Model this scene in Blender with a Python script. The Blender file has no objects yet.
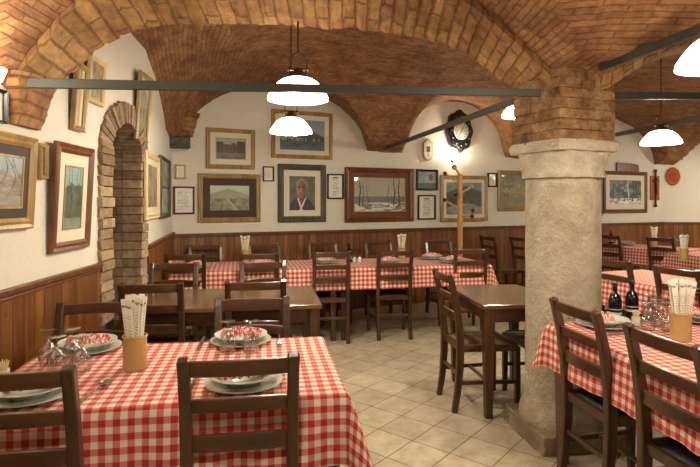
import bpy, bmesh, math, random
import numpy as np
from mathutils import Vector, Matrix
random.seed(7)
S = bpy.context.scene
COL = S.collection
PI = math.pi
F = 525.0; HC = 1.42; HY = 202.0
# ------------------------------------------------------------------ camera, light, exposure
cam = bpy.data.objects.new('camera', bpy.data.cameras.new('camera')); COL.objects.link(cam)
cam.location = (0, 0, HC); cam.rotation_euler = (PI/2, 0, 0)
cam.data.sensor_width = 36; cam.data.lens = 27.0; cam.data.shift_y = -0.045
cam.data.clip_start = 0.05
S.camera = cam
S.view_settings.view_transform = 'Standard'; S.view_settings.look = 'None'
S.view_settings.gamma = 1; S.view_settings.use_curve_mapping = False
S.view_settings.exposure = 0.70
W = bpy.data.worlds.new('world'); S.world = W; W.use_nodes = True
W.node_tree.nodes['Background'].inputs[0].default_value = (1.0, 0.80, 0.56, 1)
W.node_tree.nodes['Background'].inputs[1].default_value = 0.25
LAMP_W = 23.0; SHADE_E = 8.0
LAMP_C = (1.0, 0.90, 0.72)

# ------------------------------------------------------------------ materials
def lin(c):
    return tuple((x/12.92 if x <= 0.04045 else ((x+0.055)/1.055)**2.4) for x in c)
def rgb(r, g, b): return (*lin((r/255, g/255, b/255)), 1)
class NT:
    def __init__(s, name):
        s.m = bpy.data.materials.new(name); s.m.use_nodes = True
        s.t = s.m.node_tree; s.b = s.t.nodes['Principled BSDF']
    def n(s, typ, **kw):
        x = s.t.nodes.new(typ)
        for k, v in kw.items(): setattr(x, k, v)
        return x
    def l(s, a, b): s.t.links.new(a, b)
    def coord(s, kind='Object', scale=(1,1,1), rot=(0,0,0), loc=(0,0,0)):
        c = s.n('ShaderNodeTexCoord'); m = s.n('ShaderNodeMapping')
        m.inputs['Scale'].default_value = scale; m.inputs['Rotation'].default_value = rot; m.inputs['Location'].default_value = loc
        s.l(c.outputs[kind], m.inputs[0]); return m.outputs[0]
    def noise(s, vec, scale, detail=4, rough=.6):
        x = s.n('ShaderNodeTexNoise'); x.inputs['Scale'].default_value = scale
        x.inputs['Detail'].default_value = detail; x.inputs['Roughness'].default_value = rough
        s.l(vec, x.inputs['Vector']); return x
    def ramp(s, fac, stops):
        r = s.n('ShaderNodeValToRGB'); e = r.color_ramp.elements
        while len(e) < len(stops): e.new(0.5)
        for k, (p, c) in enumerate(stops): e[k].position = p; e[k].color = c
        s.l(fac, r.inputs[0]); return r.outputs[0]
    def mix(s, a, b, fac, mode='MIX'):
        x = s.n('ShaderNodeMix', data_type='RGBA', blend_type=mode)
        for v, i in ((a, 6), (b, 7)):
            if isinstance(v, tuple): x.inputs[i].default_value = v
            else: s.l(v, x.inputs[i])
        if isinstance(fac, (int, float)): x.inputs[0].default_value = fac
        else: s.l(fac, x.inputs[0])
        return x.outputs[2]
    def math(s, op, a, b=None):
        x = s.n('ShaderNodeMath', operation=op)
        for v, i in ((a, 0), (b, 1)):
            if v is None: continue
            if isinstance(v, (int, float)): x.inputs[i].default_value = v
            else: s.l(v, x.inputs[i])
        return x.outputs[0]
    def bump(s, h, strength=.3, dist=.01):
        x = s.n('ShaderNodeBump'); x.inputs['Strength'].default_value = strength; x.inputs['Distance'].default_value = dist
        s.l(h, x.inputs['Height']); s.l(x.outputs[0], s.b.inputs['Normal'])
    def out(s, color=None, rough=.6, **kw):
        if color is not None:
            if isinstance(color, tuple): s.b.inputs['Base Color'].default_value = color
            else: s.l(color, s.b.inputs['Base Color'])
        s.b.inputs['Roughness'].default_value = rough
        for k, v in kw.items(): s.b.inputs[k.replace('_', ' ')].default_value = v
        return s.m
def plain(name, c, rough=.5, var=.12, scale=30, **kw):
    t = NT(name); v = t.coord()
    n = t.noise(v, scale, 3)
    d = tuple(x*(1-var) for x in c[:3])+(1,)
    return t.out(t.mix(d, c, n.outputs[0]), rough, **kw)
def m_plaster():
    t = NT('plaster'); v = t.coord()
    n = t.noise(v, 45, 5, .65); n2 = t.noise(v, 1.3, 3)
    c = t.mix(rgb(208, 200, 184), rgb(224, 217, 202), n2.outputs[0])
    t.bump(n.outputs[0], .55, .008)
    return t.out(c, .85)
def m_brick(name, c1, c2, mort, row=.062, ln=.23, msize=.006, kind='UV', bumpd=.012, dist=.012, bias=0.0, rot=(0,0,0), scale=(1,1,1)):
    t = NT(name); v = t.coord(kind, rot=rot, scale=scale)
    nz = t.noise(v, 7, 3)
    va = t.n('ShaderNodeVectorMath', operation='MULTIPLY_ADD')
    t.l(nz.outputs['Color'], va.inputs[0]); va.inputs[1].default_value = (dist,)*3; t.l(v, va.inputs[2])
    b = t.n('ShaderNodeTexBrick'); t.l(va.outputs[0], b.inputs['Vector'])
    b.inputs['Color1'].default_value = c1; b.inputs['Color2'].default_value = c2; b.inputs['Mortar'].default_value = mort
    b.inputs['Scale'].default_value = 1; b.inputs['Mortar Size'].default_value = msize
    b.inputs['Mortar Smooth'].default_value = .4; b.inputs['Bias'].default_value = bias
    b.inputs['Brick Width'].default_value = ln; b.inputs['Row Height'].default_value = row
    n1 = t.noise(v, 18, 5, .7); n2 = t.noise(v, 1.7, 3)
    c = t.mix(b.outputs['Color'], t.ramp(n1.outputs[0], [(.3, rgb(112, 84, 58)), (.7, rgb(255, 240, 212))]), .62, 'MULTIPLY')
    n4 = t.noise(v, 5.5, 4, .65); c = t.mix(c, t.ramp(n4.outputs[0], [(.36, rgb(160, 130, 100)), (.6, (1,1,1,1))]), .6, 'MULTIPLY')
    c = t.mix(c, t.ramp(n2.outputs[0], [(.35, rgb(205, 170, 150)), (.7, rgb(255, 250, 240))]), .6, 'MULTIPLY')
    h = t.math('SUBTRACT', t.math('MULTIPLY', n1.outputs[0], .55), b.outputs['Fac'])
    t.bump(h, .9, bumpd)
    return t.out(c, .88)
def m_wood(name, dark, light, rough=.35, axis=2, sc=1.0, coat=0.0):
    t = NT(name)
    s = [16*sc]*3; s[axis] = 1.6*sc
    v = t.coord('Object', scale=tuple(s))
    n = t.noise(v, 1.6, 5, .6)
    c = t.ramp(n.outputs[0], [(.3, dark), (.7, light)])
    t.bump(n.outputs[0], .08, .003)
    return t.out(c, rough, Coat_Weight=coat, Coat_Roughness=.15)
def m_planks():
    t = NT('pine_panelling'); v = t.coord('UV')
    sx = t.n('ShaderNodeSeparateXYZ'); t.l(v, sx.inputs[0])
    u = t.math('DIVIDE', sx.outputs[0], .088)
    fr = t.math('FRACT', u); fl = t.math('FLOOR', u)
    wn = t.n('ShaderNodeTexWhiteNoise', noise_dimensions='1D'); t.l(fl, wn.inputs['W'])
    mp = t.n('ShaderNodeMapping'); mp.inputs['Scale'].default_value = (26, 2.0, 1); t.l(v, mp.inputs[0])
    ad = t.n('ShaderNodeVectorMath', operation='ADD'); t.l(mp.outputs[0], ad.inputs[0]); t.l(wn.outputs['Color'], ad.inputs[1])
    n = t.noise(ad.outputs[0], 1.4, 4, .6)
    c = t.ramp(n.outputs[0], [(.28, rgb(98, 62, 28)), (.7, rgb(154, 106, 54))])
    c = t.mix(c, t.mix(rgb(170, 130, 105), rgb(255, 240, 215), wn.outputs['Value']), .8, 'MULTIPLY')
    vk = t.n('ShaderNodeTexVoronoi'); vk.inputs['Scale'].default_value = 5.5; t.l(v, vk.inputs['Vector'])
    kn = t.ramp(vk.outputs['Distance'], [(.03, rgb(60, 26, 8)), (.085, (1,1,1,1))])
    c = t.mix(c, kn, .7, 'MULTIPLY')
    g = t.math('LESS_THAN', t.math('MINIMUM', fr, t.math('SUBTRACT', 1, fr)), .045)
    c = t.mix(c, rgb(40, 18, 8), t.math('MULTIPLY', g, .8))
    t.bump(t.math('SUBTRACT', 1, g), .5, .004)
    return t.out(c, .38)
def m_tiles():
    t = NT('floor_tiles')
    v = t.coord('Object')
    mp = t.n('ShaderNodeMapping', vector_type='TEXTURE'); mp.inputs['Location'].default_value = (.3433, 3.489, 0)
    mp.inputs['Rotation'].default_value = (0, 0, math.radians(-39)); t.l(v, mp.inputs[0])
    b = t.n('ShaderNodeTexBrick', offset=0.0, squash=1.0); t.l(mp.outputs[0], b.inputs['Vector'])
    b.inputs['Scale'].default_value = 1; b.inputs['Brick Width'].default_value = .25; b.inputs['Row Height'].default_value = .266
    b.inputs['Mortar Size'].default_value = .0032; b.inputs['Mortar Smooth'].default_value = .15
    b.inputs['Color1'].default_value = rgb(188, 176, 154); b.inputs['Color2'].default_value = rgb(204, 192, 170); b.inputs['Mortar'].default_value = rgb(84, 62, 40)
    n = t.noise(v, 9, 5, .7)
    c = t.mix(b.outputs['Color'], t.ramp(n.outputs[0], [(.35, rgb(214, 200, 176)), (.65, rgb(255, 252, 245))]), .7, 'MULTIPLY')
    t.bump(t.math('SUBTRACT', t.math('MULTIPLY', n.outputs[0], .1), b.outputs['Fac']), .35, .004)
    r = t.math('ADD', t.math('MULTIPLY', b.outputs['Fac'], .45), .24); t.l(r, t.b.inputs['Roughness'])
    t.l(c, t.b.inputs['Base Color']); return t.m
def m_gingham(name, per=.045, red=rgb(168, 38, 34), pink=rgb(204, 120, 104), white=rgb(220, 208, 188)):
    t = NT(name); v = t.coord('UV')
    sx = t.n('ShaderNodeSeparateXYZ'); t.l(v, sx.inputs[0])
    a = t.math('LESS_THAN', t.math('FRACT', t.math('DIVIDE', sx.outputs[0], per)), .5)
    b = t.math('LESS_THAN', t.math('FRACT', t.math('DIVIDE', sx.outputs[1], per)), .5)
    s = t.math('MULTIPLY', t.math('ADD', a, b), .5)
    r = t.n('ShaderNodeValToRGB'); r.color_ramp.interpolation = 'CONSTANT'
    e = r.color_ramp.elements; e.new(.5)
    for k, (p, c) in enumerate(((0, white), (.25, pink), (.75, red))): e[k].position = p; e[k].color = c
    t.l(s, r.inputs[0])
    n = t.noise(v, 300, 2); t.bump(n.outputs[0], .15, .001)
    return t.out(r.outputs[0], .85, Sheen_Weight=.1)
def m_stone(name, a, b, sc=9, bd=.02):
    t = NT(name); v = t.coord()
    n = t.noise(v, sc, 6, .7); n2 = t.noise(v, 38, 4, .7); n3 = t.noise(v, 2.1, 3)
    c = t.mix(a, b, t.ramp(n.outputs[0], [(.3, (0,0,0,1)), (.7, (1,1,1,1))]))
    c = t.mix(c, t.ramp(n3.outputs[0], [(.35, rgb(206, 190, 165)), (.65, (1,1,1,1))]), .6, 'MULTIPLY')
    t.bump(t.math('ADD', n.outputs[0], t.math('MULTIPLY', n2.outputs[0], .5)), .7, bd)
    return t.out(c, .85)
def m_packet():
    t = NT('printed_packet_paper'); v = t.coord('Object'); sx = t.n('ShaderNodeSeparateXYZ'); t.l(v, sx.inputs[0])
    row = t.math('LESS_THAN', t.math('FRACT', t.math('DIVIDE', sx.outputs[2], .012)), .4)
    n = t.noise(v, 260, 2); lt = t.math('GREATER_THAN', n.outputs[0], .5)
    mid = t.math('LESS_THAN', t.math('ABSOLUTE', sx.outputs[0]), .0055)
    low = t.math('LESS_THAN', sx.outputs[2], .215)
    k = t.math('MULTIPLY', t.math('MULTIPLY', row, lt), t.math('MULTIPLY', mid, low))
    band = t.math('LESS_THAN', t.math('ABSOLUTE', t.math('SUBTRACT', sx.outputs[2], .238)), .007)
    n2 = t.noise(v, 150, 1); band = t.math('MULTIPLY', band, t.math('GREATER_THAN', n2.outputs[0], .5))
    return t.out(t.mix(rgb(228, 222, 204), rgb(92, 92, 88), t.math('MULTIPLY', t.math('MAXIMUM', k, band), .8)), .6)
def m_weave():
    t = NT('woven_cane'); v = t.coord('UV')
    w = t.n('ShaderNodeTexWave', wave_type='BANDS', bands_direction='DIAGONAL'); w.inputs['Scale'].default_value = 60; t.l(v, w.inputs['Vector'])
    mp = t.n('ShaderNodeMapping'); mp.inputs['Scale'].default_value = (-1, 1, 1); t.l(v, mp.inputs[0])
    w2 = t.n('ShaderNodeTexWave', wave_type='BANDS', bands_direction='DIAGONAL'); w2.inputs['Scale'].default_value = 60; t.l(mp.outputs[0], w2.inputs['Vector'])
    h = t.math('MULTIPLY', w.outputs['Fac'], w2.outputs['Fac'])
    t.bump(h, .6, .003)
    return t.out(t.ramp(h, [(0, rgb(156, 122, 70)), (.5, rgb(214, 184, 122))]), .5)
def m_art():
    t = NT('painted_picture'); a = t.n('ShaderNodeVertexColor'); a.layer_name = 'Col'
    return t.out(a.outputs[0], .5, Coat_Weight=.55, Coat_Roughness=.03)
def m_emit(name, c, s):
    t = NT(name); t.b.inputs['Emission Color'].default_value = c; t.b.inputs['Emission Strength'].default_value = s
    return t.out((.8, .78, .72, 1), .2)
def m_glass():
    t = NT('clear_glass')
    tr = t.n('ShaderNodeBsdfTransparent'); tr.inputs[0].default_value = (.96, .97, .96, 1)
    gl = t.n('ShaderNodeBsdfGlossy'); gl.inputs['Roughness'].default_value = .04
    lw = t.n('ShaderNodeLayerWeight'); lw.inputs['Blend'].default_value = .35
    f = t.math('ADD', t.math('MULTIPLY', lw.outputs['Facing'], .6), .08)
    mxs = t.n('ShaderNodeMixShader'); t.l(f, mxs.inputs[0]); t.l(tr.outputs[0], mxs.inputs[1]); t.l(gl.outputs[0], mxs.inputs[2])
    t.l(mxs.outputs[0], t.t.nodes['Material Output'].inputs['Surface'])
    return t.m
M = dict(
    plaster=m_plaster(), planks=m_planks(), tiles=m_tiles(), cloth=m_gingham('gingham_cotton'),
    napkin=m_gingham('gingham_napkin', .03, rgb(190, 66, 62), rgb(218, 140, 128), rgb(236, 222, 208)),
    napkin_red=m_gingham('dark_check_napkin', .02, rgb(140, 18, 26), rgb(170, 44, 48), rgb(232, 205, 195)),
    vault=m_brick('vault_brick', rgb(176, 134, 94), rgb(202, 160, 114), rgb(158, 120, 84), .052, .27, .006, dist=.035, bumpd=.018),
    arch=m_brick('arch_brick', rgb(174, 138, 90), rgb(206, 170, 118), rgb(156, 122, 80), .075, .24, .007, dist=.035, bumpd=.02),
    jamb=m_brick('jamb_brick', rgb(140, 108, 84), rgb(176, 142, 112), rgb(92, 70, 54), .062, .24, .007, dist=.006),
    stone=m_stone('column_stone', rgb(166, 152, 130), rgb(200, 188, 166), 11, .05),
    base_stone=m_stone('plinth_stone', rgb(116, 98, 74), rgb(158, 140, 110), 6, .03),
    wood=m_wood('chestnut_wood', rgb(46, 27, 14), rgb(86, 54, 27), .33, coat=.2),
    wood_x=m_wood('chestnut_wood_rail', rgb(48, 28, 14), rgb(92, 58, 29), .33, axis=0, coat=.2),
    top=m_wood('walnut_tabletop', rgb(84, 60, 38), rgb(118, 86, 56), .22, axis=0, coat=.4),
    trimwood=m_wood('dado_cap_wood', rgb(70, 36, 14), rgb(112, 64, 28), .4, axis=0),
    pine=m_wood('pine_pole', rgb(176, 122, 58), rgb(214, 164, 92), .4),
    rush=plain('rush_seat', rgb(128, 104, 68), .7, .4, 90),
    dkseat=plain('black_seat', rgb(26, 20, 18), .6),
    iron=plain('painted_iron', rgb(64, 62, 50), .5, .2), dkiron=plain('dark_iron', rgb(44, 38, 34), .5, .2),
    gold=m_wood('gilt_frame', rgb(126, 96, 52), rgb(182, 150, 96), .35), brass=plain('aged_brass', rgb(70, 52, 34), .4, Metallic=.7),
    brown=m_wood('walnut_frame', rgb(84, 46, 22), rgb(128, 78, 40), .35), black=plain('black_lacquer', rgb(24, 22, 20), .35),
    grey=m_wood('driftwood_frame', rgb(52, 48, 40), rgb(92, 86, 72), .6), red=plain('dark_red_frame', rgb(112, 24, 28), .4),
    lightwood=m_wood('pale_frame', rgb(196, 164, 110), rgb(222, 196, 148), .5),
    art=m_art(), mat=plain('cream_mount', rgb(214, 204, 180), .7, .05), dkmat=plain('brown_mount', rgb(62, 40, 24), .7),
    rmat=plain('russet_mount', rgb(104, 54, 28), .6), paper=plain('printed_paper', rgb(226, 222, 208), .8, .08),
    ink=plain('grey_ink', rgb(120, 116, 108), .8), white=plain('white_glaze', rgb(206, 208, 196), .12, .02),
    steel=plain('steel', rgb(190, 180, 165), .22, Metallic=1.0), glass=m_glass(),
    shade=m_emit('opal_glass', (*LAMP_C, 1), SHADE_E), bulb=m_emit('bulb', (*LAMP_C, 1), 40),
    weave=m_weave(), packet=m_packet(), print_=plain('packet_print', rgb(96, 96, 92), .7),
    bottle=plain('dark_bottle', rgb(14, 14, 13), .12), terracotta=plain('terracotta', rgb(168, 68, 30), .7),
    plaque=m_wood('orange_wood', rgb(132, 64, 26), rgb(170, 92, 44), .5), label_=plain('bottle_label', rgb(196, 190, 176), .6),
    dial=plain('ivory_dial', rgb(206, 200, 184), .5, .05), cork=plain('pale_ball', rgb(200, 140, 110), .5), darkred=plain('wine_red_knob', rgb(80, 16, 18), .4),
    toothpick=plain('toothpick_wood', rgb(222, 200, 150), .6))

# ------------------------------------------------------------------ mesh helpers: a geo is (verts, faces[, uvs])
def box(cx, cy, cz, sx, sy, sz, rz=0):
    v = []
    c, s = math.cos(rz), math.sin(rz)
    for z in (-1, 1):
        for x, y in ((-1,-1), (1,-1), (1,1), (-1,1)):
            a, b = x*sx/2, y*sy/2
            v.append((cx+a*c-b*s, cy+a*s+b*c, cz+z*sz/2))
    return v, [(0,3,2,1), (4,5,6,7), (0,1,5,4), (1,2,6,5), (2,3,7,6), (3,0,4,7)]
def sweep(pts, w, d, side=Vector((1,0,0))):
    """rectangular bar along pts; w along side, d across; w/d may be lists"""
    pts = [Vector(p) for p in pts]; v = []; f = []
    n = len(pts)
    for i, p in enumerate(pts):
        t = (pts[min(i+1, n-1)]-pts[max(i-1, 0)]).normalized()
        s = (side - t*side.dot(t)).normalized(); o = t.cross(s)
        ww = w[i] if isinstance(w, (list, tuple)) else w; dd = d[i] if isinstance(d, (list, tuple)) else d
        for a, b in ((-1,-1), (1,-1), (1,1), (-1,1)): v.append(tuple(p+s*a*ww/2+o*b*dd/2))
    for i in range(n-1):
        for k in range(4):
            f.append((i*4+k, i*4+(k+1)%4, i*4+4+(k+1)%4, i*4+4+k))
    f += [(3,2,1,0), tuple(n*4-4+k for k in range(4))]
    return v, f
def tube(pts, r, seg=10):
    pts = [Vector(p) for p in pts]; v = []; f = []; n = len(pts)
    for i, p in enumerate(pts):
        t = (pts[min(i+1, n-1)]-pts[max(i-1, 0)]).normalized()
        up = Vector((0,0,1)) if abs(t.z) < .9 else Vector((0,1,0))
        s = t.cross(up).normalized(); o = s.cross(t)
        rr = r[i] if isinstance(r, (list, tuple)) else r
        for k in range(seg):
            a = 2*PI*k/seg; v.append(tuple(p+s*math.cos(a)*rr+o*math.sin(a)*rr))
    for i in range(n-1):
        for k in range(seg): f.append((i*seg+k, i*seg+(k+1)%seg, i*seg+seg+(k+1)%seg, i*seg+seg+k))
    f += [tuple(range(seg))[::-1], tuple(range(n*seg-seg, n*seg))]
    return v, f
def lathe(prof, seg=32, cx=0, cy=0, cz=0):
    v = []; f = []; uv = []; n = len(prof)
    for r, z in prof:
        for k in range(seg):
            a = 2*PI*k/seg; v.append((cx+r*math.cos(a), cy+r*math.sin(a), cz+z)); uv.append((a*.05, z))
    for i in range(n-1):
        for k in range(seg): f.append((i*seg+k, i*seg+(k+1)%seg, i*seg+seg+(k+1)%seg, i*seg+seg+k))
    if prof[0][0] > 1e-4: f.append(tuple(range(seg))[::-1])
    if prof[-1][0] > 1e-4: f.append(tuple(range(n*seg-seg, n*seg)))
    return v, f, uv
def ball(x, y, z, r, seg=12, sz=1):
    return lathe([(max(1e-5, r*math.sin(PI*k/8)), -r*sz*math.cos(PI*k/8)) for k in range(9)], seg, x, y, z)
def prism(poly, axis_fn, d0, d1):
    """poly of (a,b) points, axis_fn(a,b,d)->xyz"""
    n = len(poly)
    v = [axis_fn(a, b, d0) for a, b in poly]+[axis_fn(a, b, d1) for a, b in poly]
    f = [tuple(range(n)), tuple(range(2*n-1, n-1, -1))]+[(k, k+n, (k+1) % n+n, (k+1) % n) for k in range(n)]
    return v, f
def xf(geo, loc=(0,0,0), rz=0, rx=0, ry=0, sc=1):
    m = Matrix.Translation(loc) @ Matrix.Rotation(rz, 4, 'Z') @ Matrix.Rotation(ry, 4, 'Y') @ Matrix.Rotation(rx, 4, 'X')
    return ([tuple(m @ (Vector(p)*sc)) for p in geo[0]],)+tuple(geo[1:])
def obj(name, geos, mat, parent=None, smooth=False, bevel=0, fix=True, uvplanar=None):
    if isinstance(geos, tuple): geos = [geos]
    V = []; Fc = []; U = []
    for g in geos:
        o = len(V); V += list(g[0]); Fc += [tuple(i+o for i in f) for f in g[1]]
        U += list(g[2]) if len(g) > 2 else [None]*len(g[0])
    me = bpy.data.meshes.new(name); me.from_pydata(V, [], Fc); me.update()
    if any(u is not None for u in U) or uvplanar:
        ul = me.uv_layers.new(name='UVMap')
        for li, lp in enumerate(me.loops):
            if uvplanar: u = uvplanar(V[lp.vertex_index])
            else: u = U[lp.vertex_index] or (0, 0)
            ul.data[li].uv = u
    if fix:
        bm = bmesh.new(); bm.from_mesh(me); bmesh.ops.recalc_face_normals(bm, faces=bm.faces); bm.to_mesh(me); bm.free()
    if smooth:
        me.polygons.foreach_set('use_smooth', [True]*len(me.polygons))
        try: me.set_sharp_from_angle(angle=math.radians(48))
        except Exception: pass
    me.materials.append(M[mat] if isinstance(mat, str) else mat)
    o = bpy.data.objects.new(name, me); COL.objects.link(o)
    if parent: o.parent = parent
    if bevel:
        b = o.modifiers.new('bevel', 'BEVEL'); b.width = bevel; b.segments = 2; b.limit_method = 'ANGLE'
    return o
def tag(o, label=None, cat=None, group=None, kind=None):
    if label: o['label'] = label
    if cat: o['category'] = cat
    if group: o['group'] = group
    if kind: o['kind'] = kind
    return o
def thing(name, label, cat, loc=(0,0,0), rz=0, group=None):
    o = bpy.data.objects.new(name, None); COL.objects.link(o); o.empty_display_size = .1
    o.location = loc; o.rotation_euler = (0, 0, rz)
    return tag(o, label, cat, group)
def kids(o): return [c for c in bpy.data.objects if c.parent == o]
def dup(root, loc=None, rz=None, label=None, group=None):
    def cp(o, par):
        c = o.copy(); COL.objects.link(c); c.parent = par
        for ch in o.children: cp(ch, c)
        return c
    r = cp(root, None)
    if loc is not None: r.location = loc
    if rz is not None: r.rotation_euler = (0, 0, rz)
    if label: r['label'] = label
    if group: r['group'] = group
    elif 'group' in r.keys(): del r['group']
    return r
def at(px, py, Y): return Vector(((px-350)/F*Y, Y, HC+(HY-py)/F*Y))
def on_table(px, py, z=.755):
    Y = (HC-z)*F/(py-HY); return ((px-350)/F*Y, Y, z)
def struct(o): o['kind'] = 'structure'; return o
def sm(x): x = max(0, min(1, x)); return x*x*(3-2*x)

# ------------------------------------------------------------------ room plan (metres)
P0 = Vector((-2.03, 6.0)); DB = Vector((.905, .425)).normalized(); NB = Vector((DB.y, -DB.x))   # back wall line, inward normal
P3 = P0+DB*8.62; UB = 8.62
def xwall(Y): return -1.33-.065*Y if Y < 4.1 else -1.5965-.228*(Y-4.1)
WALLS = {'left': (Vector((-1.33, 0)), Vector((-.065, 1)).normalized()),
         'left2': (Vector((-1.5965, 4.1)), Vector((-.228, 1)).normalized()),
         'back': (P0, DB), 'right': (Vector((P3.x, P3.y)), Vector((1, 0)))}
def hit(px, py, wall, off=0):
    p, d = WALLS[wall]; p = p+Vector((d.y, -d.x))*off; r = (px-350)/F
    # p.x+a*d.x = r*(p.y+a*d.y)
    a = (r*p.y-p.x)/(d.x-r*d.y); Y = p.y+a*d.y
    return a, HC+(HY-py)/F*Y

# ------------------------------------------------------------------ floor and walls
struct(obj('floor', box(3, 3.6, -.05, 13, 15, .1), 'tiles'))
def wall_box(name, p, d, L, h, th=.2, mat='plaster', z0=0, off=0, side=1):
    """box along direction d from p; body lies outward (to the left of d for side=1)"""
    n = Vector((-d.y, d.x))*side
    a = p+n*off; b = a+d*L
    q = [a, b, b+n*th, a+n*th]
    v = [(*k, z0) for k in q]+[(*k, z0+h) for k in q]
    uv = [(0, z0), (L, z0), (L, z0), (0, z0), (0, z0+h), (L, z0+h), (L, z0+h), (0, z0+h)]
    return v, [(0,3,2,1), (4,5,6,7), (0,1,5,4), (1,2,6,5), (2,3,7,6), (3,0,4,7)], uv
# left wall with arched opening
lp, ld = WALLS['left']; ln = Vector((-ld.y, ld.x))
OA, OB, OSP, ORZ = 3.40, 3.95, 1.72, .25
def oarc2(n):
    return [((OA+OB)/2-((OB-OA)/2+(.2 if k < n/2 else .15))*math.cos(PI*k/n), OSP+(ORZ+.145)*math.sin(PI*k/n)) for k in range(n+1)]
def oarc(grow, n=20):
    c = (OA+OB)/2; hw = (OB-OA)/2+grow
    return [(c-hw*math.cos(PI*k/n), OSP+(ORZ+grow)*math.sin(PI*k/n)) for k in range(n+1)]
poly = [(-3, 0), (OA-.11, 0)]+oarc(.11)+[(OB+.11-.06, 0), (4.11, 0), (4.11, 3.25), (-3, 3.25)]
poly = [(-3, 0), (OA-.1, 0)]+oarc(.1)[:-1]+[(OB+.1, 0), (4.109, 0), (4.109, OSP), (4.109, 3.25), (-3, 3.25)]
fn = lambda a, b, d: (lp.x+ld.x*a+ln.x*d, lp.y+ld.y*a+ln.y*d, b)
struct(obj('wall_left', prism(poly, fn, 0, .25), 'plaster'))
ring = [(OA-.12, 0)]+oarc(.12)+[(OB+.12, 0), (OB, 0)]+oarc(0)[::-1]+[(OA, 0)]
# brick surround with individually uneven voussoirs
def surround():
    n = 46; geos = []
    path_i = [(OA, z) for z in np.arange(0, OSP, .066)]+oarc(0, 26)+[(OB, z) for z in np.arange(OSP, 0, -.066)]+[(OB, 0)]
    path_o = [(OA-.2, z) for z in np.arange(0, OSP, .066)]+oarc2(26)+[(OB+.15, z) for z in np.arange(OSP, 0, -.066)]+[(OB+.15, 0)]
    for k in range(len(path_i)-1):
        a, b, c, d = path_i[k], path_i[k+1], path_o[k+1], path_o[k]
        g = .0035; j = random.uniform(-.012, .008)
        def lerp(p, q, t): return (p[0]+(q[0]-p[0])*t, p[1]+(q[1]-p[1])*t)
        q = [lerp(a, b, .06), lerp(b, a, .06), lerp(lerp(c, d, .06), b, random.uniform(-.02, .08)), lerp(lerp(d, c, .06), a, random.uniform(-.02, .08))]
        v, f = prism(q, fn, -.02+j, .12)
        geos.append((v, f, [(p[1]*1.0+k*.31, k*.062+.02) for p in v]))
        # reveal bricks behind
        x = .125
        while x < .62:
            L = random.choice((.11, .22, .24)); jj = random.uniform(-.006, .006)
            qq = [(p[0], p[1]) for p in q[:2]]+[lerp(q[1], q[2], .5), lerp(q[0], q[3], .5)]
            v, f = prism(qq, fn, x, min(x+L-.008, .62))
            geos.append((v, f, [(k*.31+x*3, k*.062+.02)]*len(v))); x += L
    # mortar core
    core = [(OA-.105, 0)]+oarc(.105)+[(OB+.105, 0), (OB+.01, 0)]+oarc(.01)[::-1]+[(OA-.01, 0)]
    v, f = prism(core, fn, .004, .6); 
    return geos, (v, f)
gs, core = surround()
t = NT('jamb_brick_faces'); v_ = t.coord('Object'); n_ = t.noise(v_, 22, 5, .7)
g_ = t.n('ShaderNodeNewGeometry')
cc = t.ramp(g_.outputs['Random Per Island'], [(0, rgb(134, 110, 84)), (.5, rgb(160, 134, 106)), (1, rgb(184, 160, 130))])
cc = t.mix(cc, t.ramp(n_.outputs[0], [(.3, rgb(140, 110, 84)), (.7, (1,1,1,1))]), .7, 'MULTIPLY'); t.bump(n_.outputs[0], .8, .012)
M['jambface'] = t.out(cc, .9)
struct(obj('trim_1', gs, 'jambface', bevel=.004))
struct(obj('trim_2', core, plain('old_mortar', rgb(104, 82, 62), .9, .3)))
# closed passage behind the opening
struct(obj('wall_passage', wall_box('', lp+ld*2.6+ln*.8, ld, 2.4, 3), 'plaster'))
p2, d2 = WALLS['left2']
struct(obj('wall_left_rear', wall_box('', p2, d2, 1.98, 3.25), 'plaster'))
struct(obj('wall_back', wall_box('', P0-DB*.1, DB, UB+.1, 3.4), 'plaster'))
struct(obj('wall_right', wall_box('', P3, Vector((1, 0)), 3.6, 3.4), 'plaster'))
struct(obj('wall_far_right', wall_box('', Vector((9.3, -3)), Vector((0, 1)), 13, 3.4, side=-1), 'plaster'))
struct(obj('wall_front', box(4, -3.1, 1.7, 11.5, .2, 3.4), 'plaster'))
# pine panelling with cap
def dado(n, p, d, L, h):
    g = wall_box('', p, d, L, h, .016, off=-.016)
    struct(obj('baseboard_'+n, [g], 'planks'))
    cap = wall_box('', p, d, L, .028, .034, z0=h-.008, off=-.034)
    cap2 = wall_box('', p, d, L, .016, .024, z0=h-.03, off=-.0241)
    struct(obj('trim_'+n, [cap, cap2], 'trimwood', bevel=.004))
dado('left', lp+ld*-3, ld, 3+OA-.2, 1.03)
dado('left_rear', p2+d2*.06, d2, 1.89, 1.06)
dado('back', P0, DB, UB, 1.035)
dado('right', P3, Vector((1, 0)), 3.5, 1.03)

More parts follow.
